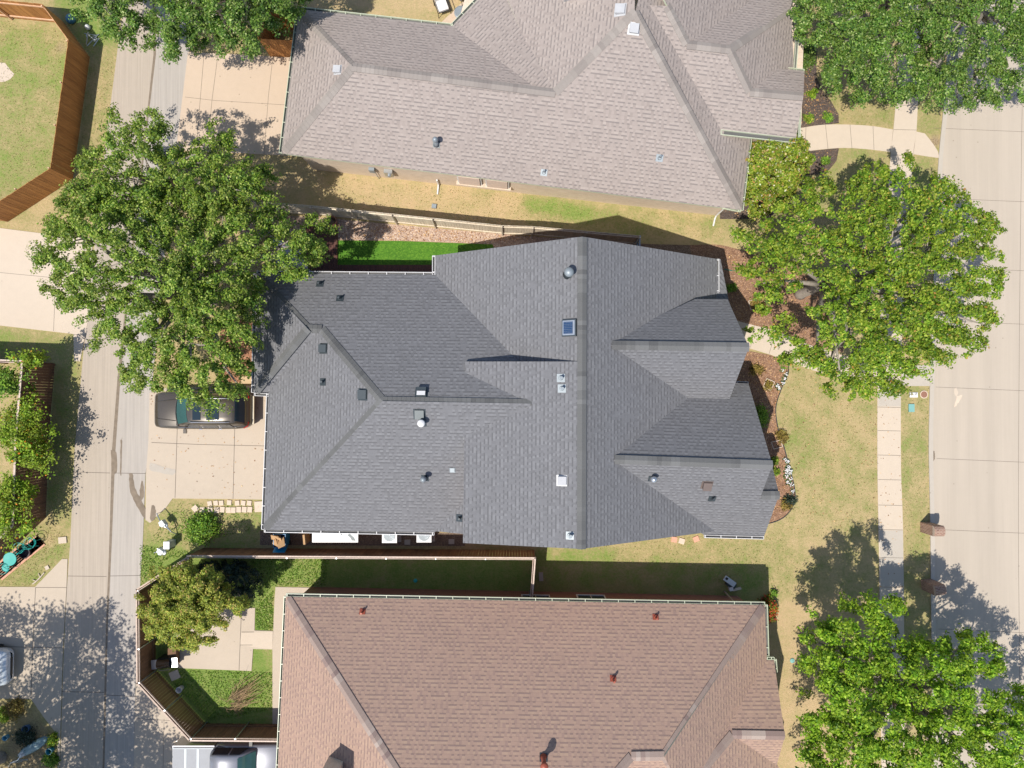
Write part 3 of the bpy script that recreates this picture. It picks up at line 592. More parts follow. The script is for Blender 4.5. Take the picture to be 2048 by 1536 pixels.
# ---- tan (top) house ----------------------------------------------
th = thing('house', 'large house with a taupe shingled roof and tan brick walls at the top', 'house', (0,15,0))
cN = P(1000,100,5)
TS = plane_line(P(563,307,ZE), P(1483,420,ZE), .48, cN); TW = plane_line(P(563,307,ZE), P(598,18,ZE), .48, cN); TN = plane_line(P(598,18,ZE), P(905,52,ZE), .48, P(700,133,4))
TE = plane_line(P(1501,272,ZE), P(1483,420,ZE), .48, cN)
tA = hit(TS,1110,185); tB = hit(TS,1270,23); ed = (P(563,307,ZE)-P(598,18,ZE)).normalized(); TW2 = plane3(tA, tB, tA+ed)
TD = plane3(P(905,52,ZE), P(955,0,ZE), tA)
va, vb = hit(TE,1346,92), hit(TE,1440,256); ZP = vb.z; TS2 = plane3(va, vb, P(1592,276,ZP))
rp, rq = hit(TS2,1374,88), hit(TS2,1460,98); TN2 = plane_line(rp, Vector((rq.x,rq.y,rp.z)), -.5, P(1400,-100,4))
TE3 = plane3(rq, hit(TS2,1500,183), hit(TS2,1500,183)+ed*2); 
r3a = hit(TS2,1500,183); r3b = P(1607,192,r3a.z); TN3 = plane_line(r3a, r3b, -.5, P(1560,60,4))
TE2 = plane3(rp, hit(TS2,1335,12), rp+ed*2)
faces = [(TS,[(563,307),(1483,420),(1270,23),(1110,185),(1078,181),(705,133)]), (TW,[(563,307),(705,133),(598,18)]), (TN,[(598,18),(905,52),(1000,108),(1112,186),(1078,181),(705,133)]),
    (TW2,[(1112,186),(1270,23),(1266,-150),(960,-150),(1008,-20),(1036,48),(1052,90),(1080,128)]), (TD,[(905,52),(955,0),(1000,-48),(1016,-20),(1044,48),(1060,88),(1087,125),(1113,186),(1078,181)]),
    (TE,[(1270,23),(1320,-150),(1530,-150),(1501,272),(1483,420)]), (TS2,[(1335,12),(1374,88),(1460,98),(1500,183),(1607,192),(1592,276),(1442,259),(1415,259),(1320,92),(1290,10)]),
    (TE2,[(1335,12),(1374,88),(1480,80),(1520,-150),(1250,-150)]), (TN2,[(1374,88),(1460,98),(1580,17),(1640,-120),(1500,-150),(1420,20)]),
    (TE3,[(1460,98),(1582,16),(1588,140),(1560,140),(1500,183)]), (TN3,[(1500,183),(1607,192),(1609,142),(1556,137),(1530,150)])]
rt = roof(th, faces, [M_sht, M_gut])
capline(rt, M_ct, TS, (568,302),(705,133),(1078,181),(1110,185),(1270,23),(1480,414)); capline(rt, M_ct, TN, (603,25),(705,133))
capline(rt, M_ct, TS2, (1335,12),(1374,88),(1460,98),(1500,183),(1605,192)); capline(rt, M_ct, TE3, (1460,98),(1578,19))
gutter(th, P(563,307,ZE), P(598,18,ZE), M_gut, out=P(300,150,ZE)); gutter(th, P(598,18,ZE), P(905,52,ZE), M_gut, out=P(700,-100,ZE)); gutter(th, P(905,52,ZE), P(1000,-48,ZE), M_gut, out=P(850,-50,ZE))
gutter(th, P(1501,272,ZE), P(1483,420,ZE), M_gut, out=P(1600,300,ZE), wid=.09); gutter(th, P(1442,259,ZP), P(1592,276,ZP), M_gut, out=P(1500,400,ZP), wid=.22, hangers=5)
gutter(th, P(1445,414,ZE-.1), P(1483,420,ZE), M_gut, out=P(1450,500,ZE), wid=.07)
gutter(th, P(1598,10,3.3), P(1588,140,3.3), M_gut, out=P(1700,100,3.3), wid=.12, hangers=4); gutter(th, P(1556,137,3.4), P(1609,142,3.4), M_gut, out=P(1580,0,3.3), wid=.1, hangers=4)
gutter(th, P(1607,192,r3a.z), P(1592,276,ZP), M_gut, out=P(1700,230,ZP), wid=.06, hangers=9)
wp = [P(a,b) for a,b in [(626,339),(1432,431)]]
ex = P(1470,280,ZE); ft = [(wp[0].x,wp[0].y),(wp[1].x,wp[1].y),(ex.x-.2,ex.y),(P(1560,290).x,P(1560,290).y),(P(1565,100).x,P(1565,100).y),(P(1560,-80).x,20.5),(2,21.5),(P(985,0).x-1,P(955,0,ZE).y+1.2),(P(905,52,ZE).x+.1,P(905,60,ZE).y-.2),(P(610,30,ZE).x+.5,P(605,30,ZE).y-.2)]
# upper edge of the porch wall corner kept under its roof
walls(th, ft, 2.78, M_bt)
dS = (wp[1]-wp[0]).normalized(); nS = Vector((dS.y,-dS.x,0))
def onS(px): 
    t = (px-626)/(1432-626); return wp[0]+(wp[1]-wp[0])*t
for x0, x1 in ((921,965),(975,1018)):
    a, b = onS(x0), onS(x1); wall_panel(th, 'window', a+nS*.02, b+nS*.02, .95, 2.3, M_glass, M_white, .05, nS, True)
    m = MB(); cc = (a+b)/2+nS*.10; m.box((cc.x,cc.y,.88), ((b-a).length+.25,.2,.09), math.atan2(dS.y,dS.x)); m.build('window_sill', M_bt, th)
    s2 = MB(); cc = (a+b)/2+nS*.14; s2.box((cc.x,cc.y,1.55), ((b-a).length-.1,.03,1.15), math.atan2(dS.y,dS.x)); s2.build('window_shutter', simple('pink blind', (.62,.50,.42), .8), th)
def downspout(parent, a, top, mat, out):
    m = MB(); m.tube([Vector((a.x,a.y,top)), Vector((a.x,a.y,.25)), Vector((a.x+out.x*.12,a.y+out.y*.12,.1)), Vector((a.x+out.x*.5,a.y+out.y*.5,.05))], .045, 6); return m.build('downspout', mat, parent)
downspout(th, onS(1430)+nS*.08, 2.7, M_white, Vector((-.2,-1,0))); downspout(th, onS(878)+nS*.08, .9, M_white, nS)
mt = MB(); p = onS(787)+nS*.12; mt.box((p.x,p.y,1.3),(.42,.2,.62),math.atan2(dS.y,dS.x)); mt.lathe((p.x+.02,p.y-.1,1.3),[(.09,0),(.09,.1),(.05,.12)],12,M=Matrix.Rotation(math.pi/2,3,'X')); mt.build('meter_box', M_galv, th, bevel=.01)
mt = MB(); p = onS(755)+nS*.1; mt.box((p.x,p.y,1.4),(.28,.16,.4),math.atan2(dS.y,dS.x)); mt.tube([p+Vector((.1,0,.0)),p+Vector((.1,0,1.3))],.02,6); mt.build('utility_box', M_lead, th, bevel=.01)
# chimney flue at the top edge
chb = hit(TW2,1150,-4); m = MB(); m.box((chb.x,chb.y+.5,chb.z+.5),(1.0,1.1,1.9)); m.box((chb.x,chb.y+.5,chb.z+1.48),(1.1,1.2,.08)); cm = m.build('chimney', M_galv, th)

# ---- brown (bottom) house -----------------------------------------
bh = thing('house', 'house with a reddish brown shingled roof at the bottom, beside the patio yard', 'house', (0,-15,0))
cB = P(1000,1600,6)
BN = plane_line(P(572,1193,ZE), P(1530,1210,ZE), .63, cB); BW = plane_line(P(572,1193,ZE), P(556,1536,ZE), .62, cB); BE = plane_line(P(1530,1210,ZE), P(1533,1316,ZE), .63, cB)
bra = hit(BN,1263,1514); brb = hit(BN,1329,1513); BS = plane_line(bra, Vector((brb.x,brb.y,bra.z)), -.63, P(1300,1800,3))
BN2 = plane_line(P(1500,1320,ZE), P(1548,1320,ZE), .60, cB); b2a = hit(BN2,1465,1470); b2b = hit(BN2,1570,1472); BS2 = plane_line(b2a, Vector((b2b.x,b2b.y,b2a.z)), -.6, P(1500,1700,3))
hp = hit(BN2,1410,1536); BE2 = plane3(b2a, hp, b2a+Vector((0,1,0)))
wz = hit(BN,850,1640)
faces = [(BN,[(572,1193),(1530,1210),(1329,1513),(1263,1514),(1180,1610),(1100,1700),(890,1700)]), (BW,[(572,1193),(545,1760),(930,1760)]),
    (BE,[(1530,1210),(1535,1345),(1545,1700),(1420,1700),(1329,1513)]), (BS,[(1263,1514),(1329,1513),(1420,1640),(1180,1640)]),
    (BN2,[(1508,1320),(1548,1320),(1570,1472),(1465,1470),(1410,1536),(1340,1620),(1300,1610),(1400,1450)]), (BS2,[(1465,1470),(1570,1472),(1545,1560),(1500,1585),(1455,1560),(1440,1500)]), (BE2,[(1465,1470),(1410,1536),(1340,1620),(1560,1620),(1570,1560),(1540,1500)])]
rb = roof(bh, faces, [M_shb, M_gut])
capline(rb, M_cb, BN, (575,1198),(890,1700)); capline(rb, M_cb, BN, (1527,1214),(1329,1513),(1263,1514),(1180,1610)); capline(rb, M_cb, BN2, (1570,1472),(1465,1470),(1340,1620)); cap(rb, brb, hit(BS,1420,1640), M_cb)
gutter(bh, P(572,1193,ZE), P(1530,1210,ZE), M_gut, out=P(1000,1000,ZE), hangers=.8); gutter(bh, P(572,1193,ZE), P(550,1660,ZE), M_gut, out=P(300,1400,ZE), hangers=.8, wid=.1)
gutter(bh, P(1530,1210,ZE), P(1533,1312,ZE), M_gut, out=P(1700,1250,ZE), hangers=1); gutter(bh, P(1516,1319,ZE), P(1549,1319,ZE), M_gut, out=P(1530,1200,ZE), hangers=.2, wid=.1); gutter(bh, P(1549,1319,ZE), P(1551,1345,ZE), M_gut, out=P(1700,1320,ZE), hangers=.4, wid=.1)
bp_ = [P(612,1183), P(1480,1190), P(1497,1195), P(1500,1330), P(1530,1335), P(1535,1800), P(590,1800)]
bf = [(p.x,p.y) for p in bp_]; bf[1] = (P(1478,1189).x, bf[1][1]); bf[2] = (P(1530,1210,ZE).x-.4, P(1530,1210,ZE).y-.35); bf[3] = (bf[2][0], P(1530,1316,ZE).y); bf[4] = (P(1549,1319,ZE).x-.35, bf[3][1]-.3); bf[5] = (bf[4][0], -25); bf[6] = (P(560,1500,ZE).x+.35, -25); bf[0] = (P(572,1193,ZE).x+.35, P(572,1193,ZE).y-.3)
bf[1] = (P(1000,1202,ZE).x, P(1000,1201,ZE).y-.3)
walls(bh, bf, 2.8, M_br)
x = b2b.x-.4; gablewall(bh, [Vector((x,P(0,1325,ZE).y-.2,2.7)),Vector((x,-17.4,2.7)),Vector((x,b2b.y,b2b.z-.3))], M_br)
for x0 in (-3.2,1.2,4.0): 
    yy = P(1000,1202,ZE).y-.28
    wall_panel(bh, 'window', Vector((x0-.7,yy-.02,0)), Vector((x0+.7,yy-.05,0)), .9, 2.1, M_glass, M_white, .05, Vector((0,1,0)), True)
chp = hit(BW,672,1524); m = MB(); m.box((chp.x,chp.y-.35,chp.z+.5),(.75,1.0,2.6)); k = m.build('chimney', M_bt, bh); m = MB(); m.box((chp.x,chp.y-.35,chp.z+1.85),(.88,1.12,.1)); m.build('chimney_cap', simple('chimney cap', (.42,.37,.30), .7), k)
m = MB(); yy = P(1000,1202,ZE).y
for a,b in (((1330,1190),(1474,1178)),): pass

# ---- roof vents ----------------------------------------------------
def frame_on(pl, px, py):
    p = hit(pl, px, py); n = pl[1]; u = Vector((0,0,1)).cross(n).normalized(); v = n.cross(u).normalized()
    return p, n, u, v, Matrix((u, v, n)).transposed()
def vent_pipe(parent, pl, px, py, mat, hgt=.35, rad=.05, fl=.17):
    p, n, u, v, M = frame_on(pl, px, py); m = MB(); m.box(p+n*.015, (fl*2,fl*2,.02), 0, 0, None, M); m.lathe(p+n*.02, [(fl*.6,0),(rad*1.5,.06),(rad*1.2,.1)], 12, M=M)
    o = m.build('roof_vent', mat, parent); t = MB(); t.lathe(p, [(rad,0),(rad,hgt),(rad*.8,hgt)], 10); t.build('pipe', mat, o, smooth=False)
def vent_box(parent, pl, px, py, mat, w=.36, hh=.16, tilt=True):
    p, n, u, v, M = frame_on(pl, px, py); m = MB(); m.box(p+n*.01-v*.03, (w*1.35,w*1.3,.015), 0, 0, None, M)
    a = [p+u*x*w/2+v*y*w/2 for x,y in ((-1,-1),(1,-1),(1,1),(-1,1))]; lo = n*hh*(1.15); hi = n*hh*.55
    t = [a[0]+lo, a[1]+lo, a[2]+hi, a[3]+hi]; m.poly(t); 
    for i in range(4): j = (i+1)%4; m.poly([a[i],a[j],t[j],t[i]])
    o = m.build('roof_vent', mat, parent); b = MB(); b.box(p+n*hh*.5-v*(w/2+.004), (w*.85,.008,hh*.7), 0, 0, None, M); b.build('louvre', M_blk, o)
def vent_flue(parent, pl, px, py, mat, hgt=.55, rad=.11, capr=.19, capm=None, dome=False):
    p, n, u, v, M = frame_on(pl, px, py); m = MB(); m.box(p+n*.015, (.34,.34,.02), 0, 0, None, M); o = m.build('roof_vent', M_char, parent)
    t = MB(); t.lathe(p+Vector((0,0,-.02)), [(rad*1.7,0),(rad,.12),(rad,hgt)], 16); t.build('pipe', mat, o, smooth=True)
    k = MB()
    if dome: k.lathe(p+Vector((0,0,hgt-.05)), [(capr*.8,0),(capr,.06),(capr*1.02,.12),(capr*.85,.2),(capr*.5,.26),(.02,.28)], 20)
    else: k.lathe(p+Vector((0,0,hgt)), [(capr,0),(capr,.05),(capr*.8,.09),(capr*.3,.13),(.02,.14)], 20)
    k.build('vent_cap', capm or mat, o, smooth=True)
vent_pipe(ch, RN, 640,568, M_char); vent_pipe(ch, RN, 680,597, M_char); vent_box(ch, RW, 648,697, M_char); vent_pipe(ch, RW, 646,764, M_char); vent_box(ch, RW, 727,789, M_char, .4)
vent_box(ch, RN, 843,787, M_char, .42, .2); m = MB(); p,n,u,v,Mx = frame_on(RN,843,791); m.box(p+n*.24-v*.0, (.37,.2,.02), 0, 0, None, Mx); m.build('roof_vent', M_white, ch)
vent_box(ch, RS, 839,827, M_char, .4); vent_flue(ch, RS, 845,846, M_galv, .45, .09, .17, M_white); vent_flue(ch, RS, 850,956, M_char, .55, .09, .14, M_lead, True)
vent_box(ch, RS, 905,939, M_lead, .2, .08); vent_pipe(ch, MW, 919,1036, M_char); vent_flue(ch, MW, 1136,549, M_char, .55, .13, .21, M_lead, True)
p,n,u,v,Mx = frame_on(MW,1140,656); m = MB(); m.box(p+n*.06, (.74,.68,.12), 0,0,None,Mx); o = m.build('attic_fan', M_char, ch, bevel=.05); m = MB(); m.box(p+n*.135, (.64,.58,.03),0,0,None,Mx); m.build('fan_frame', M_galv, o, bevel=.02)
m = MB(); m.box(p+n*.156-v*.02, (.52,.44,.012),0,0,None,Mx); sp = m.build('solar_panel', M_solar, o); m = MB()
for k in range(-3,4): m.box(p+n*.165-v*.02+u*k*.075, (.006,.43,.004),0,0,None,Mx)
m.build('grid_line', M_galv, sp)
vent_pipe(ch, SH, 1122,756, M_lead, .3, .07, .18); vent_pipe(ch, SH, 1124,777, M_lead, .3, .07, .18); vent_box(ch, SH, 1125,961, M_ventw, .36, .2); vent_pipe(ch, SH, 1140,1071, M_lead, .3, .08, .17)
vent_flue(ch, G2S, 1304,957, M_galv, .45, .09, .15, M_galv); vent_box(ch, G2S, 1414,969, simple('brown vent', (.13,.10,.09), .6), .38, .2); vent_pipe(ch, G2S, 1424,997, M_char)
vent_box(th, TW, 677,140, M_ventw, .34, .18); vent_flue(th, TS, 873,288, M_lead, .5, .1, .14, M_lead, True); vent_pipe(th, TS, 1088,345, M_lead, .3, .05, .16); vent_pipe(th, TS, 1319,316, M_lead, .32, .05, .17)
vent_box(th, TW2, 1242,20, M_ventw, .42, .2); vent_box(th, TS, 1268,56, M_ventw, .40, .22)
vent_pipe(bh, BN, 725,1223, M_red, .35, .045, .14); vent_pipe(bh, BN, 1311,1234, M_red, .35, .045, .14); vent_pipe(bh, BN, 1226,1357, M_red, .45, .05, .14); vent_flue(bh, BN, 1087,1515, M_red, .75, .1, .17, M_red)

# ------------------------------------------------------------------ fences
def fence(name, label, pts, h, mat, inner, rails=2, capm=None, postm=None, bw=.142, postgap=2.4, group=None, railm=None, posts=None):
    """pts: ground pixels; inner: pixel on the side carrying rails and posts"""
    W = [P(a,b) for a,b in pts]; t = thing(name, label, 'fence', W[0], 0, group); I = P(*inner)
    for a, b in zip(W[:-1], W[1:]):
        d = b-a; L = d.length; d.normalize(); s = Vector((-d.y,d.x,0)); s = s if s.dot(I-(a+b)/2) > 0 else -s; rz = math.atan2(d.y,d.x)
        m = MB(); n = int(L/bw)
        for k in range(n):
            c = a+d*(k+.5)*(L/n)+s*random.uniform(-.004,.004); hh = h+random.uniform(-.012,.012); m.box((c.x,c.y,hh/2+.02), (L/n-.008,.02,hh), rz)
        m.build('board_panel', mat, t)
        r = MB()
        for k in range(rails): c = (a+b)/2+s*.035; r.box((c.x,c.y,.3+k*(h-.5)/max(1,rails-1)), (L,.045,.09), rz)
        r.build('rail', railm or mat, t)
        if capm: r = MB(); c = (a+b)/2; r.box((c.x,c.y,h+.045), (L+.05,.07,.035), rz); r.box((c.x+s.x*.09,c.y+s.y*.09,h-.03), (L,.03,.09), rz); r.build('top_rail', capm, t)
        np_ = max(1, round(L/postgap))
        for k in range(np_+1):
            if k == 0 and a is not W[0]: continue
            c = a+d*(L*k/np_)+s*.085; r = MB(); r.box((c.x,c.y,(h+.06)/2), (.06,.06,h+.06), rz) if postm is None else r.tube([(c.x,c.y,0),(c.x,c.y,h+.04)], .033, 8); r.build('post', postm or railm or mat, t)
    return t
random.seed(5)
fence('wooden_fence', 'orange cedar board fence round the neighbour lawn in the top left corner', [(-80,26),(130,47),(180,115),(146,359),(16,443.5),(-80,430)], 1.83, M_fo, (60,200), 2, None, None, railm=wood('pale rail', (.55,.33,.2), (.7,.45,.3)))
fence('wooden_fence', 'tall dark brown board fence with pale top rail at left, overgrown with vines', [(-80,720),(110,727),(98,873),(94,978),(92,1035),(66.8,1058.6),(-60,1180)], 2.44, M_fd, (30,900), 2, M_cap)
fence('wooden_fence', 'pale weathered board fence between the gravel strip and the taupe roofed house', [(470,419),(640,430),(872,454),(1005,468),(1064,470),(1268,488)], 1.83, M_fp, (900,500), 2, None, None, railm=M_fp)
fence('wooden_fence', 'long brown board fence on the lower side of the charcoal roofed house', [(407,1096),(1068,1100),(1062,1182)], 1.83, M_fb, (700,1130), 2, M_cap, M_galv)
fence('wooden_fence', 'brown board fence with steel posts round the patio yard', [(407,1099),(311,1160),(311,1209),(312,1338),(411.5,1446.5),(585,1448)], 1.83, M_fb, (450,1300), 2, M_cap, M_galv, postgap=2.0)
fence('wooden_fence', 'short piece of brown fence at the top of the tan driveway', [(606,116),(541,113),(556,62),(612,60)], 1.83, M_fo, (580,80), 2)
m = MB(); a, b = P(1268,488), P(1268,515)
t = thing('gate', 'blue grey metal side gate behind the top gable of the charcoal house', 'gate', a)
m.tube([a,a+Vector((0,0,1.8))],.05,8); m.build('post', M_lead, t); m = MB(); 
for z in (.2,1.0,1.7): m.box(((a.x+b.x)/2,(a.y+b.y)/2,z),(.06,(a-b).length,.08))
for k in range(5): m.box((a.x,a.y+(b.y-a.y)*k/4,.95),(.04,.06,1.5))
m.build('gate_leaf', M_lead, t)
# deck
dk = thing('deck', 'dark reddish wooden deck along the back wall beside the artificial turf', 'deck', P(640,500))
m = MB(); A = P(613,452); B = P(674,548); nb = 12
for k in range(nb): x0 = A.x+(B.x-A.x)*k/nb; m.box((x0+(B.x-A.x)/nb/2,(A.y+B.y)/2,.16), ((B.x-A.x)/nb-.012,abs(A.y-B.y),.04))
A2 = P(674,531); B2 = P(900,548); nb = 42
for k in range(nb): x0 = A2.x+(B2.x-A2.x)*k/nb; m.box((x0+(B2.x-A2.x)/nb/2,(A2.y+B2.y)/2,.16), ((B2.x-A2.x)/nb-.012,abs(A2.y-B2.y),.04))
m.build('deck_boards', M_deck, dk); m = MB(); m.box(((A2.x+B2.x)/2,A2.y-.01,.08),(B2.x-A2.x,.04,.14)); m.box((B.x+.02,(A.y+A2.y)/2,.08),(.04,abs(A.y-A2.y),.14)); m.box(((A.x+B.x)/2,A.y,.07),(B.x-A.x,.04,.13)); m.build('fascia_board', M_fd, dk)

# ------------------------------------------------------------------ trees
def crown_arrays(outline, zlow, ztop, ncl, nleaf, lsize, rc, seed, holes=(), edge=.35, dens=.74, under=.10, gap=.42, gapw=34):
    ncl = int(ncl*dens)
    r = np.random.default_rng(seed); O = np.array(outline, float); x0, y0 = O.min(0); x1, y1 = O.max(0); C = []
    segs = [(O[i], O[(i+1)%len(O)]) for i in range(len(O))]
    def dist(p):
        d = np.full(len(p), 1e9)
        for a, b in segs:
            ab = b-a; t = np.clip(((p-a)@ab)/(ab@ab), 0, 1); d = np.minimum(d, np.hypot(*(p-(a+t[:,None]*ab)).T))
        return d
    wv = [(r.uniform(0,6.28), r.uniform(gapw*.6,gapw*1.7), r.uniform(0,6.28)) for _ in range(9)]
    def fld(p): return sum(np.sin((p[:,0]*math.cos(a)+p[:,1]*math.sin(a))*6.28/l+ph) for a, l, ph in wv)
    gx = np.stack([r.uniform(x0,x1,4000), r.uniform(y0,y1,4000)],1); thr = np.quantile(fld(gx), gap); ethr = np.quantile(fld(gx), .55)
    while len(C) < ncl:
        p = np.stack([r.uniform(x0,x1,ncl*2), r.uniform(y0,y1,ncl*2)], 1); p = p[inpoly(p[:,0], p[:,1], [tuple(o) for o in O])]
        f = fld(p); dd = dist(p); p = p[(f > thr) & ((dd > 34) | (f > ethr) | (gap < .1))]
        for hx, hy, hr in holes: p = p[np.hypot(p[:,0]-hx, p[:,1]-hy) > hr*r.uniform(.75,1.2,len(p))]
        C += list(p)
    C = np.array(C[:ncl]); d = dist(C); dm = max(20, d.max()*.75); t = np.clip(d/dm, 0, 1); dome = np.sqrt(1-(1-t)**2)
    # lumpy lobes
    lob = np.sin(C[:,0]*.043+seed)*np.cos(C[:,1]*.051+seed*1.7)*.5+np.sin(C[:,0]*.021-C[:,1]*.027+seed)*.5
    fz = fld(C); fz = (fz-thr)/max(1e-6, np.quantile(fz,.95)-thr); z = zlow+(ztop-zlow)*(.22+.78*dome)*(.86+.14*lob)-.9+1.1*np.clip(fz,0,1)**.7; dep = np.where(r.random(ncl) < under, r.random(ncl)**.7*(z-zlow*.9)*.8, r.random(ncl)*.35); z = z-dep
    Wc = np.array([P(a,b,zz)[:] for (a,b),zz in zip(C,z)])
    cl = r.random(ncl); k = np.repeat(np.arange(ncl), nleaf); n = len(k)
    rs = np.repeat(rc*.82*r.uniform(.55,1.25,ncl), nleaf)
    off = r.normal(size=(n,3)); off /= np.linalg.norm(off,axis=1)[:,None]; off *= (r.random(n)**.45)[:,None]*rs[:,None]; off[:,2] *= .55
    cc_ = np.array([C[:,0].mean(), C[:,1].mean()]); rd = C-cc_; rd[:,1] *= -1; rd /= np.linalg.norm(rd,axis=1)[:,None]+1e-6; ra = np.arctan2(rd[:,1], rd[:,0])+r.normal(size=ncl)*.6; rd = np.stack([np.cos(ra), np.sin(ra)],1)[k]
    al = (off[:,:2]*rd).sum(1); off[:,:2] = off[:,:2]*.72+rd*(al*.75)[:,None]; off[:,2] -= np.abs(al)*.25
    c = Wc[k]+off
    nrm = off/rs[:,None]*.9+r.normal(size=(n,3))*.55+np.array([0,0,.9]); nrm /= np.linalg.norm(nrm,axis=1)[:,None]
    u = np.cross(nrm, r.normal(size=(n,3))); u /= np.linalg.norm(u,axis=1)[:,None]; v = np.cross(nrm, u); s = lsize*r.uniform(.6,1.3,n)
    u = u*s[:,None]*.5; v = v*s[:,None]*.30
    V = np.stack([c-u, c-v*1+u*.05+nrm*s[:,None]*.06, c+u, c+v+u*.05+nrm*s[:,None]*.06], 1).reshape(-1,3)
    Q = np.arange(n*4).reshape(-1,4); rnd = r.random(n)
    return V, Q, rnd, cl[k]*.6+.4*r.random(n)*.5+.2, Wc
def limbs(base, th, Wc, seed, n=16, r0=.22, mat=None, parent=None, split=None):
    r = random.Random(seed); m = MB(); top = Vector((base.x, base.y, th)); cen = Vector(Wc.mean(0)); 
    m.tube([base-Vector((0,0,.1)), base+Vector((0,0,.25)), base.lerp(top,.5)+Vector((.05,.03,0)), top, top+Vector((.02,.02,.18))], [r0*1.5,r0*1.1,r0*.95,r0*.85,r0*.3], 10)
    idx = r.sample(range(len(Wc)), min(n, len(Wc)))
    for i in idx:
        e = Vector(Wc[i]); mid = top.lerp(e,.45)+Vector((r.uniform(-.3,.3),r.uniform(-.3,.3),r.uniform(.1,.6))); q = top.lerp(e,.75)+Vector((r.uniform(-.2,.2),r.uniform(-.2,.2),r.uniform(0,.3)))
        m.tube([top-Vector((0,0,.15)), mid, q, e], [r0*.8,r0*.45,r0*.26,.02], 7)
        for _ in range(3):
            j = min(range(0,len(Wc),max(1,len(Wc)//160)), key=lambda k:(Vector(Wc[k])-q).length*r.uniform(.6,1.6)); e2 = Vector(Wc[j]); 
            if (e2-q).length < 4: m.tube([q, q.lerp(e2,.5)+Vector((r.uniform(-.15,.15),r.uniform(-.15,.15),.1)), e2], [r0*.24,r0*.14,.014], 5)
    return m.build('trunk', mat or M_bark, parent, smooth=True)
def tree(name, label, cat, base_px, th, outline, zlow, ztop, ncl, nleaf, lsize, rc, mat, seed, holes=(), group=None, nl=16, r0=.2, bark=None, **kw):
    b = P(*base_px); t = thing(name, label, cat, b, 0, group)
    nleaf = int(nleaf*1.35); lsize *= .86
    V, Q, rnd, cl, Wc = crown_arrays(outline, zlow, ztop, ncl, nleaf, lsize, rc, seed, holes, **kw)
    npmesh('crown', V, Q, mat, t, b[:], {'rnd': rnd, 'clump': cl}); limbs(b, th, Wc, seed, nl, r0, bark, t); return t
oakN = [(228,212),(262,245),(300,215),(330,240),(345,285),(372,305),(388,275),(400,262),(425,245),(462,265),(475,300),(510,330),(560,345),(530,385),(560,400),(480,430),(380,440),(250,450),(160,440),(120,400),(90,372),(130,365),(170,350),(150,312),(185,300),(215,280),(205,250)]
oakS = [(90,395),(150,400),(200,385),(330,390),(480,400),(560,420),(600,440),(640,428),(670,458),(655,482),(668,500),(632,520),(610,550),(600,575),(570,560),(520,560),(530,600),(522,645),(508,690),(505,735),(490,765),(478,800),(430,825),(395,820),(360,800),(330,792),(300,782),(262,780),(240,742),(222,702),(182,692),(178,645),(130,642),(102,607),(76,577),(92,560),(55,520),(65,492),(100,490),(82,462),(100,440)]
tree('live_oak_tree', 'live oak with a ragged crown over the alley, upper of the two oaks at left', 'tree', (395,400), 2.6, oakN, 3.2, 7.0, 620, 72, .135, .42, M_oak, 21, [(285,330,14),(345,360,16),(260,390,12),(405,300,8)], 'live oaks over the alley')
tree('live_oak_tree', 'largest live oak, spreading over the alley and the front of the bronze car', 'tree', (430,600), 2.8, oakS, 3.4, 8.0, 1500, 72, .135, .42, M_oak, 22, [(150,485,16),(285,430,14),(215,520,14),(270,640,14),(290,580,10),(350,690,12),(420,760,8),(540,500,12),(500,455,10),(120,510,10)], 'live oaks over the alley', 26, .28)
tree('live_oak_tree', 'small live oak crown over the alley at the top edge, near the orange fence corner', 'tree', (240,20), 2.4, [(150,-60),(300,-60),(285,30),(278,62),(272,95),(250,85),(228,97),(205,62),(190,50),(150,32),(138,12)], 2.5, 6.0, 190, 70, .135, .42, M_oak2, 23, group='oaks at the top edge')
tree('live_oak_tree', 'live oak at the top edge above the tan driveway', 'tree', (450,45), 2.4, [(285,-70),(640,-70),(605,15),(592,40),(572,52),(545,60),(530,92),(500,112),(480,100),(452,97),(440,108),(412,86),(372,100),(346,120),(322,97),(290,90),(297,55),(280,20)], 2.8, 7.0, 620, 70, .135, .42, M_oak2, 24, [(315,50,6)], 'oaks at the top edge')
tree('live_oak_tree', 'deep green live oak at top right, nearer the taupe house, over black mulch', 'tree', (1700,100), 2.6, [(1605,-80),(1850,-80),(1860,60),(1850,150),(1830,200),(1800,192),(1790,210),(1752,195),(1720,207),(1690,182),(1660,187),(1635,162),(1642,100),(1600,82),(1590,30)], 3, 7.5, 620, 70, .13, .42, M_oak2, 25, [(1815,125,8)], 'live oaks at top right')
tree('live_oak_tree', 'deep green live oak at top right, reaching over the street', 'tree', (1880,60), 2.6, [(1830,-80),(2120,-80),(2120,190),(2045,205),(2015,192),(1992,215),(1960,202),(1930,215),(1880,207),(1850,212),(1815,185),(1825,100)], 3, 7.5, 660, 70, .13, .42, M_oak2, 26, [(2020,130,12),(1990,30,10),(1900,120,8)], 'live oaks at top right')
redoak = [(1470,470),(1492,447),(1520,450),(1560,402),(1600,390),(1625,355),(1660,350),(1668,382),(1690,380),(1720,340),(1760,330),(1800,312),(1826,312),(1832,345),(1870,350),(1900,365),(1920,385),(1950,400),(1980,430),(2002,460),(1985,482),(2016,505),(2000,540),(2006,570),(1990,600),(2002,625),(1975,660),(1962,700),(1920,725),(1880,726),(1870,742),(1832,760),(1802,790),(1770,797),(1755,772),(1742,792),(1700,802),(1660,796),(1642,770),(1602,746),(1572,742),(1555,715),(1562,690),(1540,680),(1502,662),(1490,642),(1520,620),(1500,590),(1520,562),(1480,542),(1492,512),(1460,490)]
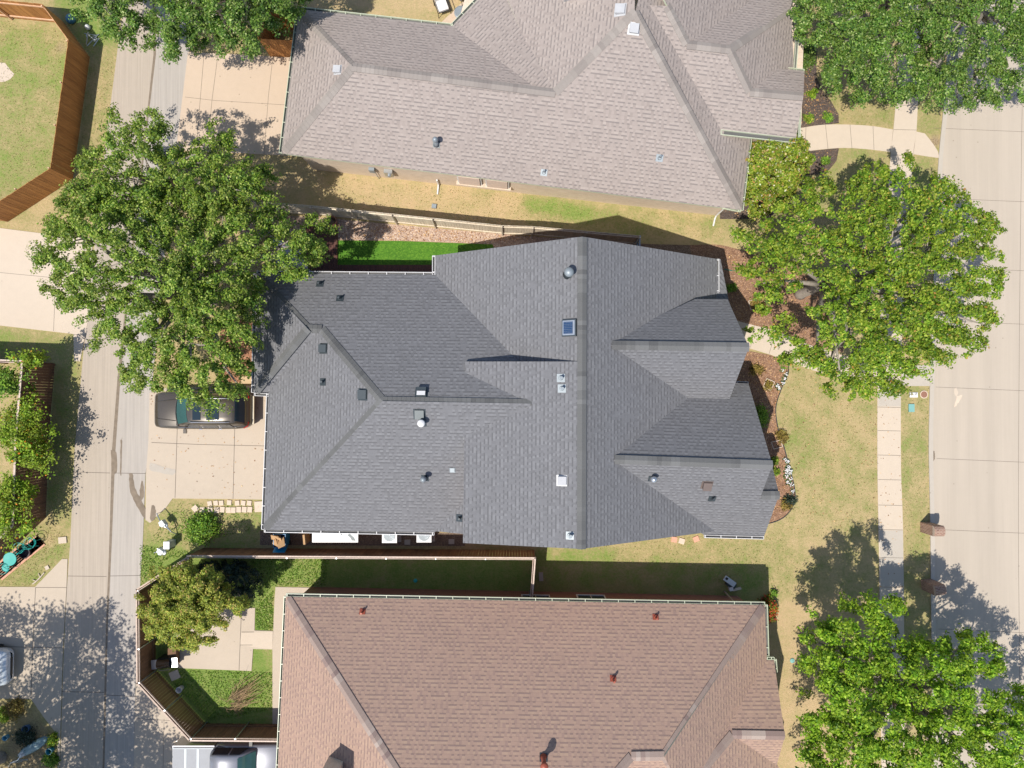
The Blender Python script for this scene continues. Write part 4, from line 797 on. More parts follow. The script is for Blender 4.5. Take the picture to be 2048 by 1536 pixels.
tree('red_oak_tree', 'broad yellow green oak with visible grey limbs beside the front walk', 'tree', (1600,588), 3.2, redoak, 3.2, 8.0, 1300, 58, .16, .42, M_redoak, 27, [(1630,580,28),(1600,630,26),(1590,600,20),(1625,655,22),(1648,600,16),(1650,520,16),(1720,560,18),(1668,440,14),(1790,470,12),(1805,440,12),(1690,700,12),(1905,490,12),(1700,415,14),(1760,590,10),(1540,560,12)], None, 26, .24)
tree('magnolia_tree', 'glossy yellow green magnolia beside the black mulch and the garden walk', 'tree', (1545,355), 1.2, [(1500,290),(1530,285),(1555,268),(1590,264),(1613,285),(1616,330),(1602,370),(1572,402),(1532,427),(1505,432),(1490,400),(1503,370),(1496,330)], 1.5, 4.6, 230, 70, .15, .34, M_magn, 28, nl=8, r0=.1, gap=.08, dens=1.1)
tree('shade_tree', 'bright green tree over the sidewalk at bottom right', 'tree', (1740,1340), 2.6, [(1622,1250),(1626,1225),(1652,1240),(1690,1200),(1720,1207),(1750,1190),(1790,1183),(1816,1215),(1792,1250),(1802,1280),(1850,1280),(1900,1270),(1930,1255),(1962,1265),(1976,1290),(2032,1305),(2002,1330),(2012,1360),(2052,1380),(2110,1400),(2130,1650),(1600,1650),(1598,1500),(1610,1450),(1600,1400),(1625,1370),(1608,1320),(1626,1300),(1602,1290)], 3.2, 8.2, 1500, 60, .16, .44, M_bright, 29, [(1740,1310,12),(1855,1335,14),(1880,1350,12),(1780,1440,14),(1700,1500,14),(1850,1310,10),(1660,1390,10),(1900,1420,10)], None, 26, .26)
tree('crape_myrtle_tree', 'rounded bronze green crape myrtle beside the patio at bottom left', 'tree', (430,1180), 1.2, [(268,1215),(284,1180),(300,1150),(330,1127),(370,1115),(400,1128),(432,1145),(455,1175),(485,1195),(493,1222),(455,1240),(440,1270),(400,1297),(360,1292),(340,1302),(302,1272),(284,1242)], 1.6, 5.0, 560, 80, .12, .32, M_myrt, 30, (), None, 10, .09, under=.2, gap=.14, dens=1.15)
tree('holly_tree', 'dark evergreen in the shade between the crape myrtle and the long fence', 'tree', (470,1150), .6, [(395,1128),(450,1122),(505,1130),(520,1160),(510,1190),(480,1200),(440,1180),(405,1155)], .6, 1.9, 150, 70, .1, .25, M_dkleaf, 31, (), None, 6, .06, gap=.0)
def offtree(label, cx, cy, rad, z0, z1, ncl, seed):
    b = Vector((cx,cy,0)); t = thing('shade_tree', label, 'tree', b); r = np.random.default_rng(seed)
    a = r.uniform(0,2*np.pi,ncl); rr = np.sqrt(r.random(ncl))*rad*(1+.18*np.sin(a*5+seed)); Wc = np.stack([cx+np.cos(a)*rr, cy+np.sin(a)*rr, z0+(z1-z0)*r.random(ncl)*np.sqrt(np.clip(1-(rr/rad/1.2)**2,0.05,1))],1)
    nleaf=60; k = np.repeat(np.arange(ncl), nleaf); n = len(k); off = r.normal(size=(n,3))*.28; c = Wc[k]+off
    nrm = r.normal(size=(n,3))*.6+np.array([0,0,1]); nrm /= np.linalg.norm(nrm,axis=1)[:,None]; u = np.cross(nrm, r.normal(size=(n,3))); u /= np.linalg.norm(u,axis=1)[:,None]; v = np.cross(nrm,u); u*=.085; v*=.05
    V = np.stack([c-u,c-v,c+u,c+v],1).reshape(-1,3); npmesh('crown', V, np.arange(n*4).reshape(-1,4), M_oak, t, b[:], {'rnd': r.random(n), 'clump': r.random(ncl)[k]}); limbs(b, 3, Wc, seed, 18, .25, M_bark, t)
offtree('oak at the bottom left corner whose crown shades the driveway and the white car', -26.6, -18.6, 4.9, 6.5, 10.0, 470, 41)
offtree('oak past the bottom left corner shading the alley', -22.8, -23.6, 3.6, 6.5, 9.5, 260, 42)

# ---- shrubs and plants
def shrub(name, label, cat, px, py, rad, hgt, mat, n=14, nleaf=60, lsize=.09, group=None, seed=0, stem=True, sx=1, sy=1):
    b = P(px, py, hgt*.5); b.z = 0; t = thing(name, label, cat, b, 0, group); r = np.random.default_rng(seed+int(px*7+py))
    d = r.normal(size=(n,3)); d /= np.linalg.norm(d,axis=1)[:,None]; d[:,2] = np.abs(d[:,2]); rr = r.random(n)**.4*.75
    Wc = np.array(b)+np.stack([d[:,0]*rad*rr*sx, d[:,1]*rad*rr*sy, d[:,2]*hgt*rr+hgt*.1],1)
    k = np.repeat(np.arange(n), nleaf); N_ = len(k); off = r.normal(size=(N_,3))*rad*.22; off[:,2] *= .7; c = Wc[k]+off; c[:,2] = np.maximum(c[:,2], .04)
    nrm = r.normal(size=(N_,3))*.55+np.array([0,0,1]); nrm /= np.linalg.norm(nrm,axis=1)[:,None]; u = np.cross(nrm, r.normal(size=(N_,3))); u /= np.linalg.norm(u,axis=1)[:,None]; v = np.cross(nrm,u); s = lsize*r.uniform(.6,1.3,N_)[:,None]
    V = np.stack([c-u*s*.5,c-v*s*.3,c+u*s*.5,c+v*s*.3],1).reshape(-1,3); npmesh('foliage', V, np.arange(N_*4).reshape(-1,4), mat, t, b[:], {'rnd': r.random(N_), 'clump': r.random(n)[k]})
    if stem:
        m = MB()
        for i in range(min(5,n)): m.tube([b, b.lerp(Vector(Wc[i]),.5)+Vector((0,0,.05)), Vector(Wc[i])], [.02,.014,.006], 5)
        m.build('stem', M_barkd, t)
    return t
shrub('leafy_shrub', 'rounded bright green bush beside the long brown fence near the stepping stones', 'shrub', 400,1058, .9, .95, M_shrub, 46, 100, .11)
shrub('hedge_shrub', 'clipped dark green hedge against the front wall of the charcoal house', 'shrub', 1522,832, .55, .9, M_shrub, 40, 90, .08, sx=.6, sy=1.6)
for i,(px,py,l) in enumerate([(1625,185,'greenish yellow ornamental grass at the top of the black mulch bed'),(1618,237,'small yellow green plant in the black mulch beside the garden walk'),(1657,233,'soft grey green plant at the corner of the black mulch bed above the walk'),(1620,318,'small lime plant in the black mulch bed below the walk'),(1650,322,'grey green clump in the black mulch bed below the walk')]):
    shrub('garden_plant', l, 'plant', px, py, .32, .3, [M_bright,M_redoak,M_shrub,M_redoak,M_shrub][i], 12, 40, .09, 'plants in the black mulch beds', i)
for i,(px,py,l,mt_,rd) in enumerate([(1563,875,'dry yellow shrub at the curved bed edge beside the front lawn',M_dryl,.42),(1548,925,'lime green plant in the mulch near the front gable tip',M_redoak,.3),(1552,945,'small yellow plant in the mulch just below the gable tip',M_redoak,.25),(1580,1002,'dark bare shrub at the lower end of the front mulch bed',M_dkleaf,.4),(1575,1010,'olive shrub beside the dark shrub at the end of the front bed',M_dryl,.35),(1515,740,'rusty orange perennial in the mulch south of the front walk',M_dryl,.38),(1520,610,'green and brown plant inside the square bed north of the front walk',M_dryl,.5),(1465,575,'thin green plant by the shaded front corner of the house',M_shrub,.3),(1537,770,'dry brown plant inside the square metal edging in the mulch',M_dryl,.3),(1500,680,'small plant at the edge of the front walk by the gable',M_shrub,.15)]):
    shrub('garden_plant', l, 'plant', px, py, rd, rd*.9, mt_, 14, 45, .09, 'plants in the brown mulch beds', i)
shrub('red_tipped_shrub', 'green shrub with red leaf tips at the corner of the brown roofed house', 'shrub', 1540,1222, .45, .9, M_nand, 40, 70, .1, sy=1.9)
shrub('garden_plant', 'thin dark sprig beyond the corner of the brown roofed house', 'plant', 1548,1188, .25, .4, M_shrub, 8, 30, .09)
shrub('boxwood_shrub', 'dark shrubs in the narrow bed at the right side of the taupe house', 'shrub', 1612,110, .6, .8, M_oak2, 30, 80, .09, sy=2)
for i,(px,py,rx,ry,l) in enumerate([(32,862,1.15,1.2,'trumpet vine with orange flowers spilling over the dark fence, upper mass'),(62,915,.8,.35,'trumpet vine spray hanging over the dark fence'),(22,985,.8,1.0,'trumpet vine mound over the lower stretch of the dark fence'),(8,1035,.9,.8,'light green vine mass at the fence corner by the brick strip'),(8,770,.7,.7,'young tree crown inside the dark fence at the left edge'),(55,722,.5,.25,'short vine sprig over the top corner of the dark fence')]):
    p = P(px,py,2.4); t = thing('vine', l, 'vine', (p.x,p.y,0), 0, 'vines on the dark fence'); r = np.random.default_rng(60+i); n = int(70*rx*ry)+14
    Wc = np.stack([p.x+r.normal(size=n)*rx*.52, p.y+r.normal(size=n)*ry*.60, 2.2+r.normal(size=n)*.38],1); k = np.repeat(np.arange(n), 46); N_=len(k); c = Wc[k]+r.normal(size=(N_,3))*.15
    nrm = r.normal(size=(N_,3))*.55+np.array([0,0,1]); nrm /= np.linalg.norm(nrm,axis=1)[:,None]; u = np.cross(nrm, r.normal(size=(N_,3))); u /= np.linalg.norm(u,axis=1)[:,None]; v = np.cross(nrm,u); s = .13*r.uniform(.6,1.3,N_)[:,None]
    V = np.stack([c-u*s*.5,c-v*s*.32,c+u*s*.5,c+v*s*.32],1).reshape(-1,3); npmesh('foliage', V, np.arange(N_*4).reshape(-1,4), M_vine if i != 4 else M_shrub, t, (p.x,p.y,0), {'rnd': r.random(N_), 'clump': r.random(n)[k]})
    m = MB()
    for j in range(4): e = Vector(Wc[j]); m.tube([(p.x-.3,p.y,0),(p.x-.2+.1*j,p.y,1.3),e],[.03,.022,.01],5)
    m.build('stem', M_barkd, t)
ORD = 'first second third fourth fifth sixth seventh eighth ninth tenth eleventh twelfth thirteenth'.split()
# white bedding flowers
def flower(px, py, label):
    p = P(px,py,.12); t = thing('white_flower', label, 'flower', (p.x,p.y,0), 0, 'white bedding flowers along the bed edge'); m = MB(); g = MB()
    for j in range(7):
        a = j*.9+random.random(); q = Vector((p.x+math.cos(a)*random.uniform(.02,.10), p.y+math.sin(a)*random.uniform(.02,.10), random.uniform(.1,.17)))
        m.lathe(q, [(.006,0),(.028,.010),(.031,.014),(.01,.02)], 7)
    for j in range(12):
        a = random.uniform(0,6.28); q = Vector((p.x+math.cos(a)*.11, p.y+math.sin(a)*.11, .05)); g.box(q, (.08,.035,.01), a)
    m.build('petals', M_pet, t); g.build('leaves', simple('bedding leaves', (.05,.12,.03), .7) if 'bedding leaves' not in bpy.data.materials else bpy.data.materials['bedding leaves'], t)
for ii, a in enumerate([(1571,919),(1576,923),(1577,934),(1577,938),(1573,940),(1582,942),(1573,944),(1580,947),(1573,953),(1581,958),(1576,965),(1583,969),(1585,982)]): flower(*a, 'white flower cushion along the bed edge below the dry shrub, %s from the top' % ORD[ii])
for ii, a in enumerate([(1565,739),(1573,748),(1570,757),(1566,766),(1555,772),(1558,776)]): flower(*a, '%s white flower cushion from the top in the short row nearest the front walk' % ORD[ii])
for (c4,l) in [([(1532,757),(1548,764),(1540,781),(1525,773)],'square rusty metal edging round a dry plant in the front mulch bed'),([(1496,602),(1517,599),(1521,616),(1500,620)],'square pale edging round a plant in the bed north of the front walk'),([(1541,884),(1560,880),(1564,893),(1546,898)],'square edging in the mulch beside the dry yellow shrub')]:
    m = MB(); W_ = [P(*a) for a in c4]
    for a, b in zip(W_, W_[1:]+W_[:1]): m.box(((a.x+b.x)/2,(a.y+b.y)/2,.06), ((b-a).length,.03,.12), math.atan2(b.y-a.y,b.x-a.x))
    tag(m.build('square_edging', M_stone), l, 'edging', 'square bed edgings')
# grass tufts ragged along edges, fallen leaves
def scatter(name, kind_label, regions, n, size, mat, z, seed, tuft=False):
    r = np.random.default_rng(seed); pts = []
    for poly, frac in regions:
        O = np.array(poly, float); k = int(n*frac); a = np.stack([r.uniform(O[:,0].min(),O[:,0].max(),k*3), r.uniform(O[:,1].min(),O[:,1].max(),k*3)],1); a = a[inpoly(a[:,0],a[:,1],poly)][:k]; pts += [P(x,y,z)[:] for x,y in a]
    c = np.array(pts); N_ = len(c); s = size*r.uniform(.5,1.4,N_)[:,None]
    nrm = r.normal(size=(N_,3))*(.9 if tuft else .25)+np.array([0,0,1]); nrm /= np.linalg.norm(nrm,axis=1)[:,None]; u = np.cross(nrm, r.normal(size=(N_,3))); u /= np.linalg.norm(u,axis=1)[:,None]; v = np.cross(nrm,u)
    c[:,2] += r.random(N_)*.03
    V = np.stack([c-u*s*.5,c-v*s*.25,c+u*s*.5,c+v*s*.25],1).reshape(-1,3)
    return structure(npmesh(name, V, np.arange(N_*4).reshape(-1,4), mat, None, None, {'rnd': r.random(N_), 'clump': r.random(N_)}), 'stuff')
M_leaflit = leafmat('fallen leaves', G((0,(.20,.10,.04)),(.5,(.42,.22,.09)),(1,(.66,.45,.22))), .1)
M_tuft = leafmat('grass blades', G((0,(.10,.15,.02)),(.5,(.26,.25,.06)),(1,(.48,.40,.18))), .3)
M_tuftg = leafmat('green grass blades', G((0,(.07,.16,.014)),(.5,(.14,.28,.024)),(1,(.28,.40,.06))), .3)
bedS = [(1470,700),(1540,712),(1572,724),(1572,745),(1548,815),(1562,890),(1580,960),(1584,1005),(1540,1042),(1500,1046)]
scatter('fallen_leaves', '', [(bedS,.36),([(1440,500),(1500,510),(1640,560),(1680,690),(1549,660),(1475,640)],.22),([(1484,320),(1600,306),(1670,300),(1640,345),(1540,430),(1450,432)],.1),([(1600,100),(1640,180),(1675,230),(1600,252)],.06),([(676,445),(1100,475),(980,486),(676,478)],.16),([(300,786),(530,780),(530,995),(300,995)],.03),([(1560,730),(1755,780),(1755,1100),(1560,1050)],.05),([(1760,780),(1800,780),(1806,1200),(1760,1200)],.02)], 4200, .075, M_leaflit, .035, 71)
scatter('grass_tufts', '', [([(1560,740),(1755,790),(1757,1100),(1560,1060)],.16),([(1803,775),(1858,775),(1862,1240),(1807,1240)],.08),([(1200,1075),(1560,1065),(1640,1200),(1200,1120)],.14),([(0,40),(120,60),(170,115),(140,330),(0,400)],.22),([(640,350),(1045,395),(1460,440),(1440,478),(700,425)],.2),([(180,130),(230,110),(210,290),(160,420),(150,360)],.07),([(1640,190),(1790,200),(1780,255),(1690,245)],.06),([(100,1050),(138,1080),(120,1115),(60,1172),(0,1170)],.07)], 9000, .055, M_tuft, .02, 72, True)
scatter('green_grass_tufts', '', [([(500,1115),(660,1115),(650,1172),(545,1172),(512,1215)],.25),([(512,1215),(546,1180),(546,1260),(512,1260)],.1),([(360,1340),(545,1345),(545,1420),(420,1440),(350,1370)],.35),([(280,1090),(400,1105),(330,1120),(280,1200)],.12),([(360,1006),(520,1008),(500,1060),(380,1090),(300,1085),(325,1040)],.1)], 9000, .08, M_tuftg, .02, 73, True)

# ------------------------------------------------------------------ vehicles
def vehicle(name, label, cat, loc, rz, paint, kind):
    t = thing(name, label, cat, loc, rz); W = False
    def hull(st):
        out = []
        for x, w_, zs_, zc, zb in st: out.append([(x,0,zb),(x,w_*.86,zb),(x,w_*.97,zb+.12),(x,w_,.62 if zs_>.75 else zb+.25),(x,w_*.985,zs_-.12),(x,w_*.93,zs_-.02),(x,w_*.82,zs_+.01),(x,w_*.45,zc),(x,0,zc+.01)])
        return out
    if kind in ('suv','car'):
        k = 1 if kind=='suv' else .86
        st = [(2.50,.62,.60,.62,.36),(2.46,.78,.78,.80,.30),(2.34,.88,.90,.93,.26),(2.05,.94,.97,1.03,.25),(1.6,.965,1.01,1.10,.25),(1.1,.98,1.05,1.15,.25),(.3,.99,1.08,1.12,.25),(-1.2,.99,1.10,1.12,.25),(-1.9,.975,1.10,1.12,.25),(-2.25,.93,1.08,1.10,.28),(-2.42,.85,1.02,1.03,.30),(-2.52,.74,.72,.74,.36)]
        m = MB().loft(hull(st)); m.build('body', paint, t, W, True)
        gh = [(1.18,.84,1.10,.80,1.12),(.75,.84,1.12,.74,1.40),(.36,.85,1.12,.66,1.63),(.1,.86,1.12,.68,1.70),(-.6,.86,1.12,.69,1.735),(-1.4,.86,1.12,.68,1.72),(-1.85,.84,1.12,.65,1.68),(-2.02,.82,1.12,.62,1.60),(-2.2,.80,1.10,.68,1.33),(-2.36,.78,1.04,.76,1.07)]
        if kind=='car': gh = [(a,b,c_,d,1.1+(e-1.1)*.62) for a,b,c_,d,e in gh]
        prof = [[(x,0,1.0),(x,wb,1.0),(x,wb,zb_),(x,wt+.03,zt-.06),(x,wt-.05,zt-.005),(x,wt*.5,zt+.012),(x,0,zt+.016)] for x,wb,zb_,wt,zt in gh]
        m = MB().loft(prof); m.build('cabin', paint, t, W, True)
        zt = lambda e: e if kind=='suv' else 1.1+(e-1.1)*.62
        def q3(m, pts, off): 
            p = [Vector(a) for a in pts]; n = (p[1]-p[0]).cross(p[2]-p[0]).normalized()
            if n.z < 0 and abs(n.z) > .05: n = -n
            m.poly([a+n*off for a in p])
        def cabz(x, y):
            for a, b in zip(gh[:-1], gh[1:]):
                if b[0] <= x <= a[0]:
                    t_ = (a[0]-x)/(a[0]-b[0]); wt = a[3]+(b[3]-a[3])*t_; zz = a[4]+(b[4]-a[4])*t_; y = abs(y)
                    return zz+(.016-.004*y/(wt*.5) if y < wt*.5 else .012-.017*(y-wt*.5)/(wt*.5-.05)), wt
            return 1.1, .8
        def glass(name, xa, xb, cur, mat_):
            m = MB(); nx_, ny_ = 8, 12
            def pt(i_, j_):
                f_ = -1+2*j_/ny_; x = xa+(xb-xa)*i_/nx_-cur*f_*f_; w_ = cabz(x, 0)[1]-.075; y = f_*w_; return (x, y, cabz(x, y)[0]+.014)
            for i_ in range(nx_):
                for j_ in range(ny_): m.poly([pt(i_,j_), pt(i_,j_+1), pt(i_+1,j_+1), pt(i_+1,j_)])
            m.build(name, mat_, t, W, True)
        glass('windshield', 1.15, .47, .12, M_gteal); glass('rear_window', -2.0, -2.33, -.02, M_glass)
        m = MB(); m.tube([(1.2-.14*f_*f_, f_*.83, 1.165) for f_ in [-1,-.6,-.2,.2,.6,1]], .03, 6); m.build('wiper_cowl', M_blk, t, W)
        for s in (-1,1):
            for x0,x1 in ((.55,-.12),(-.2,-1.0),(-1.08,-1.75)):
                m = MB(); zt1 = zt(1.60 if x0<.5 else 1.52); m.poly([(x0,s*.872,1.15),(x1,s*.872,1.15),(x1+.03,s*.728,zt(1.60)),(x0-.12,s*.728,zt1)][::s]); m.build('side_window', M_glass, t, W)
            if kind=='suv':
                m = MB(); m.tube([(.25,s*.60,1.74),(.15,s*.60,1.79),(-1.6,s*.60,1.79),(-1.75,s*.59,1.73)], .022, 8); m.build('roof_rail', M_chrome, t, W)
            m = MB(); m.box((.72,s*1.08,1.12),(.14,.22,.15)); m.box((.76,s*.98,1.08),(.06,.14,.05)); m.build('mirror', paint if s>0 else M_blk, t, W, bevel=.03)
            m = MB(); m.tube([(2.44,s*.5,.74),(2.38,s*.72,.76),(2.2,s*.86,.8)],[.05,.07,.04],8); m.build('headlight', M_head, t, W, True)
            m = MB(); m.tube([(-2.43,s*.6,.95),(-2.38,s*.8,.95),(-2.2,s*.93,.95)],[.05,.06,.03],8); m.build('taillight', M_tail, t, W, True)
            for x in (0.25,-.75): m = MB(); m.box((x-.25,s*.995,.95),(.16,.03,.03)); m.build('door_handle', M_chrome, t, W)
            m = MB(); m.tube([(1.05,s*.9,1.135),(.4,s*.885,1.14),(-1.9,s*.87,1.14)],.012,5); m.build('window_trim', M_chrome, t, W)
        if kind=='suv':
            m = MB(); m.box((-.12,0,1.748),(.40,.98,.014)); m.build('sunroof', M_glass, t, W, bevel=.05); m = MB(); m.box((-.93,0,1.758),(.62,.98,.012)); m.build('sunroof', M_glass, t, W, bevel=.05)
            m = MB(); 
            for y in (-.3,-.1,.1,.3): m.box((-1.5,y,1.735),(.32,.008,.008))
            m.build('roof_rib', M_char, t, W); m = MB(); m.box((-2.56,0,.62),(.10,1.45,.1)); m.build('rear_bumper', simple('bumper trim', (.42,.38,.30), .4, .3), t, W, bevel=.04)
        m = MB(); m.box((2.48,0,.55),(.06,.9,.16)); m.build('grille', M_blk, t, W)
        m = MB()
        for s in (-1,1): m.tube([(2.3,s*.42,1.0),(1.8,s*.48,1.095),(1.2,s*.55,1.165)],.012,5)
        m.build('hood_crease', paint, t, W)
        wh = (1.5,-1.45)
    else:   # pickup truck, nose along +x
        st = [(2.95,.72,.66,.68,.40),(2.88,.88,.90,.93,.35),(2.6,.96,1.05,1.12,.32),(1.5,.98,1.12,1.2,.32),(.9,.99,1.16,1.2,.32),(-.9,.99,1.18,1.2,.32)]
        m = MB().loft(hull(st)); m.build('body', paint, t, W, True)
        m = MB(); m.box((-1.95,.93,.82),(2.1,.12,.86)); m.box((-1.95,-.93,.82),(2.1,.12,.86)); m.box((-2.95,0,.82),(.10,1.86,.82)); m.box((-1.95,0,.55),(2.0,1.8,.08)); m.build('cargo_bed', paint, t, W, bevel=.03)
        m = MB(); m.box((-1.95,0,1.27),(2.02,1.72,.05)); tc = m.build('bed_cover', simple('grey bed cover', (.17,.19,.23), .5), t, W, bevel=.015)
        m = MB(); m.box((-2.32,0,1.301),(.10,1.7,.012)); m.box((-1.70,0,1.301),(.10,1.7,.012)); m.box((-1.95,.88,1.30),(2.06,.03,.03)); m.box((-1.95,-.88,1.30),(2.06,.03,.03)); m.build('cover_seam', M_lead, tc, W)
        gh = [(1.25,.86,1.15,.82,1.18),(.65,.86,1.15,.74,1.70),(.4,.86,1.15,.74,1.84),(-.3,.86,1.15,.75,1.88),(-.85,.86,1.15,.74,1.85),(-.98,.85,1.15,.72,1.6),(-1.0,.84,1.15,.8,1.2)]
        m = MB().loft([[(x,0,1.0),(x,wb,1.0),(x,wb,zb_),(x,wt+.02,zt-.07),(x,wt-.06,zt),(x,wt*.5,zt+.01),(x,0,zt+.012)] for x,wb,zb_,wt,zt in gh]); m.build('cabin', paint, t, W, True)
        m = MB(); m.poly([(1.2,-.74,1.26),(1.2,.74,1.26),(.5,.64,1.84),(.5,-.64,1.84)]); m.build('windshield', M_gteal, t, W)
        for s in (-1,1):
            for x0,x1 in ((.85,.05),(-.03,-.82)): m = MB(); m.poly([(x0,s*.875,1.2),(x1,s*.875,1.2),(x1,s*.785,1.74),(x0-(.3 if x0>.5 else 0),s*.785,1.74)][::s]); m.build('side_window', M_glass, t, W)
            m = MB(); m.box((.95,s*1.1,1.2),(.16,.24,.2)); m.build('mirror', M_blk, t, W, bevel=.03)
            m = MB(); m.box((-2.93,s*.9,.95),(.14,.16,.4)); m.build('taillight', M_tail, t, W, bevel=.02); m = MB(); m.box((2.8,s*.78,.8),(.2,.25,.2)); m.build('headlight', M_head, t, W, bevel=.04)
        m = MB(); m.box((-3.05,0,.5),(.14,1.8,.18)); m.build('rear_bumper', M_chrome, t, W, bevel=.03); wh = (1.85,-1.9)
    for x in wh:
        for s in (-1,1):
            w_ = MB(); w_.lathe((x,s*.86,.36), [(.24,-.11),(.36,-.10),(.37,0),(.36,.10),(.24,.11)], 22, M=Matrix.Rotation(math.pi/2,3,'X')); o = w_.build('wheel', M_tyre, t, W, True)
            w_ = MB(); w_.lathe((x,s*.87,.36), [(.22,-.1),(.23,.1),(.05,.1)], 14, M=Matrix.Rotation(math.pi/2,3,'X')); w_.build('rim', M_galv, o, W)
    return t
pc = P(404,820,.9); vehicle('parked_suv', 'bronze grey sport utility car with roof rails, parked under the oak', 'car', (pc.x-.02,pc.y,.028), math.pi, M_paint, 'suv')
pc = P(348,1500,.9); pk = vehicle('pickup_truck', 'silver pickup truck with a grey bed cover beside the patio fence', 'truck', (pc.x+3.1, P(400,1514,1.86).y-.72, .028), 0, M_silver, 'pickup')
pc = P(14,1337,.9); vehicle('parked_car', 'pale white car in tree shade at the left edge of the picture', 'car', (pc.x-2.5,pc.y,.028), 0, M_wpaint, 'car')

# ------------------------------------------------------------------ yard objects
def at(px,py,z=0): return P(px,py,z)
# brick mailbox pillars
def mailbox(px, py, label, rz):
    p = at(px,py); t = thing('brick_mailbox', label, 'mailbox', p, rz, 'brick mailboxes at the kerb')
    m = MB(); m.box((0,0,.56),(.52,.52,1.12)); m.build('pillar', M_bp, t, False)
    m = MB()
    for k in range(8): a0 = math.pi*k/8; a1 = math.pi*(k+1)/8; m.poly([(-.27,.275*math.cos(a0),1.12+.2*math.sin(a0)),(.27,.275*math.cos(a0),1.12+.2*math.sin(a0)),(.27,.275*math.cos(a1),1.12+.2*math.sin(a1)),(-.27,.275*math.cos(a1),1.12+.2*math.sin(a1))], 0, [(0,k*.1),(.66,k*.1),(.66,k*.1+.1),(0,k*.1+.1)])
    for s in (-1,1): m.poly([(.27*s,.275*math.cos(math.pi*k/8),1.12+.2*math.sin(math.pi*k/8)) for k in range(9)][::s])
    m.build('arched_top', M_bp, t, False); m = MB(); m.box((.265,0,.95),(.03,.26,.2)); m.build('mail_door', M_blk, t, False); return t
mb1 = mailbox(1850,1054,'brick mailbox pillar standing in the sun between lawn and street', 0)
mailbox(1852,1168,'brick mailbox pillar in the tree shade, the lower of the two', .12)
# utility lids
p = at(1826,790); m = MB(); m.box((0,0,.05),(.42,.26,.06)); t = thing('water_meter_box','white speckled water meter box in the strip beside the sidewalk','meter box',p); m.build('lid', M_white, t, False, bevel=.01); m = MB(); random.seed(4)
for k in range(9): m.box((random.uniform(-.16,.16),random.uniform(0,.1),.084),(.06,.02,.004),random.uniform(0,3))
m.build('dirt_mark', M_char, t, False)
p = at(1847,789); t = thing('manhole','round rusty manhole with a pale rim beside the white meter box','manhole',p); m = MB(); m.lathe((0,0,.02),[(.21,0),(.21,.03),(.17,.035),(.17,.02)],24); m.build('rim', M_stone, t, False); m = MB(); m.lathe((0,0,.03),[(.165,0),(.165,.02),(.1,.024)],24); m.build('lid', M_rust, t, False)
p = at(1822,816); m = MB(); m.box((p.x,p.y,.04),(.30,.42,.06)); tag(m.build('valve_box', M_tealb, bevel=.02),'pale teal rectangular valve box in the grass strip by the street','valve box')
p = at(868,412,.1); m = MB(); m.box((p.x,p.y,.06),(.24,.22,.12),-.12); tag(m.build('junction_box', M_lead, bevel=.02),'small grey junction box in the dry grass above the pale fence','box')
p = at(1584,1321); m = MB(); m.lathe((p.x,p.y,.0),[(.12,0),(.12,.05),(.02,.07)],16); tag(m.build('drain_cleanout', M_tealb),'small round grey green lid in the bare lawn right of the brown roof','drain')
p = at(831,1161); m = MB(); m.lathe((p.x,p.y,.0),[(.1,0),(.1,.05),(.02,.07)],16); tag(m.build('drain_cleanout', M_teal),'small round teal lid in the shaded lawn beside the brick wall','drain')
stain(st, [(1862,905),(1868,902),(1870,912),(1869,920),(1863,921)], .0105); stain(st, [(1908,778),(1913,776),(1916,785),(1913,793),(1909,788)], .0105, 'patch', M_walk); stain(st, [(1914,792),(1924,790),(1920,800),(1912,812),(1908,813)], .0105, 'patch', M_stone)
# air conditioners
def condenser(px, py, label):
    p = at(px,py,.85); t = thing('air_conditioner', label, 'air conditioner', (p.x,p.y,0), 0, 'air conditioner units beside the house')
    m = MB(); m.box((0,0,.05),(.95,.95,.1)); m.build('base_pad', M_walk2, t, False); m = MB(); m.box((0,0,.45),(.74,.74,.7)); m.build('housing', M_galv, t, False, bevel=.04)
    m = MB(); m.box((0,0,.83),(.76,.76,.06)); m.build('top_panel', M_white, t, False, bevel=.06); m = MB(); m.lathe((0,0,.85),[(.31,0),(.31,.02),(.29,.022)],28); g = m.build('fan_grille', M_lead, t, False)
    m = MB()
    for k in range(5): rr = .06+.055*k; m.tube([(rr*math.cos(a),rr*math.sin(a),.88) for a in [2*math.pi*j/20 for j in range(21)]], .006, 4, caps=False)
    m.build('grille_ring', M_galv, g, False); return t
condenser(779,1071,'white topped air conditioner unit by the white board, left of the two'); condenser(848,1070,'white topped air conditioner unit nearer the gable, right of the two')
# white board panel
p = at(670,1071,.9); t = thing('folding_table','long white table top with torn dark patches under the eave of the charcoal house','table',(p.x,p.y,0)); m = MB(); m.box((0,0,.85),(2.35,.72,.05)); m.build('table_top', M_white, t, False, bevel=.01)
for x in (-1,1):
    for y in (-.28,.28): m = MB(); m.box((x,y,.42),(.04,.04,.82)); m.build('leg', M_galv, t, False)
m = MB(); m.poly([(.20,.16,.879),(.30,.20,.879),(.38,-.02,.879),(.30,.02,.879)]); m.poly([(.62,.02,.879),(.74,.10,.879),(.98,-.12,.879),(1.06,-.28,.879),(.86,-.26,.879),(.78,-.12,.879)]); m.build('dark_patch', M_char, t, False)
p = at(619,1072); m = MB(); m.box((p.x,p.y,.5),(.10,.5,1.0),.1); tag(m.build('board_stack', M_card),'narrow stack of tan boards beside the white table top','board')
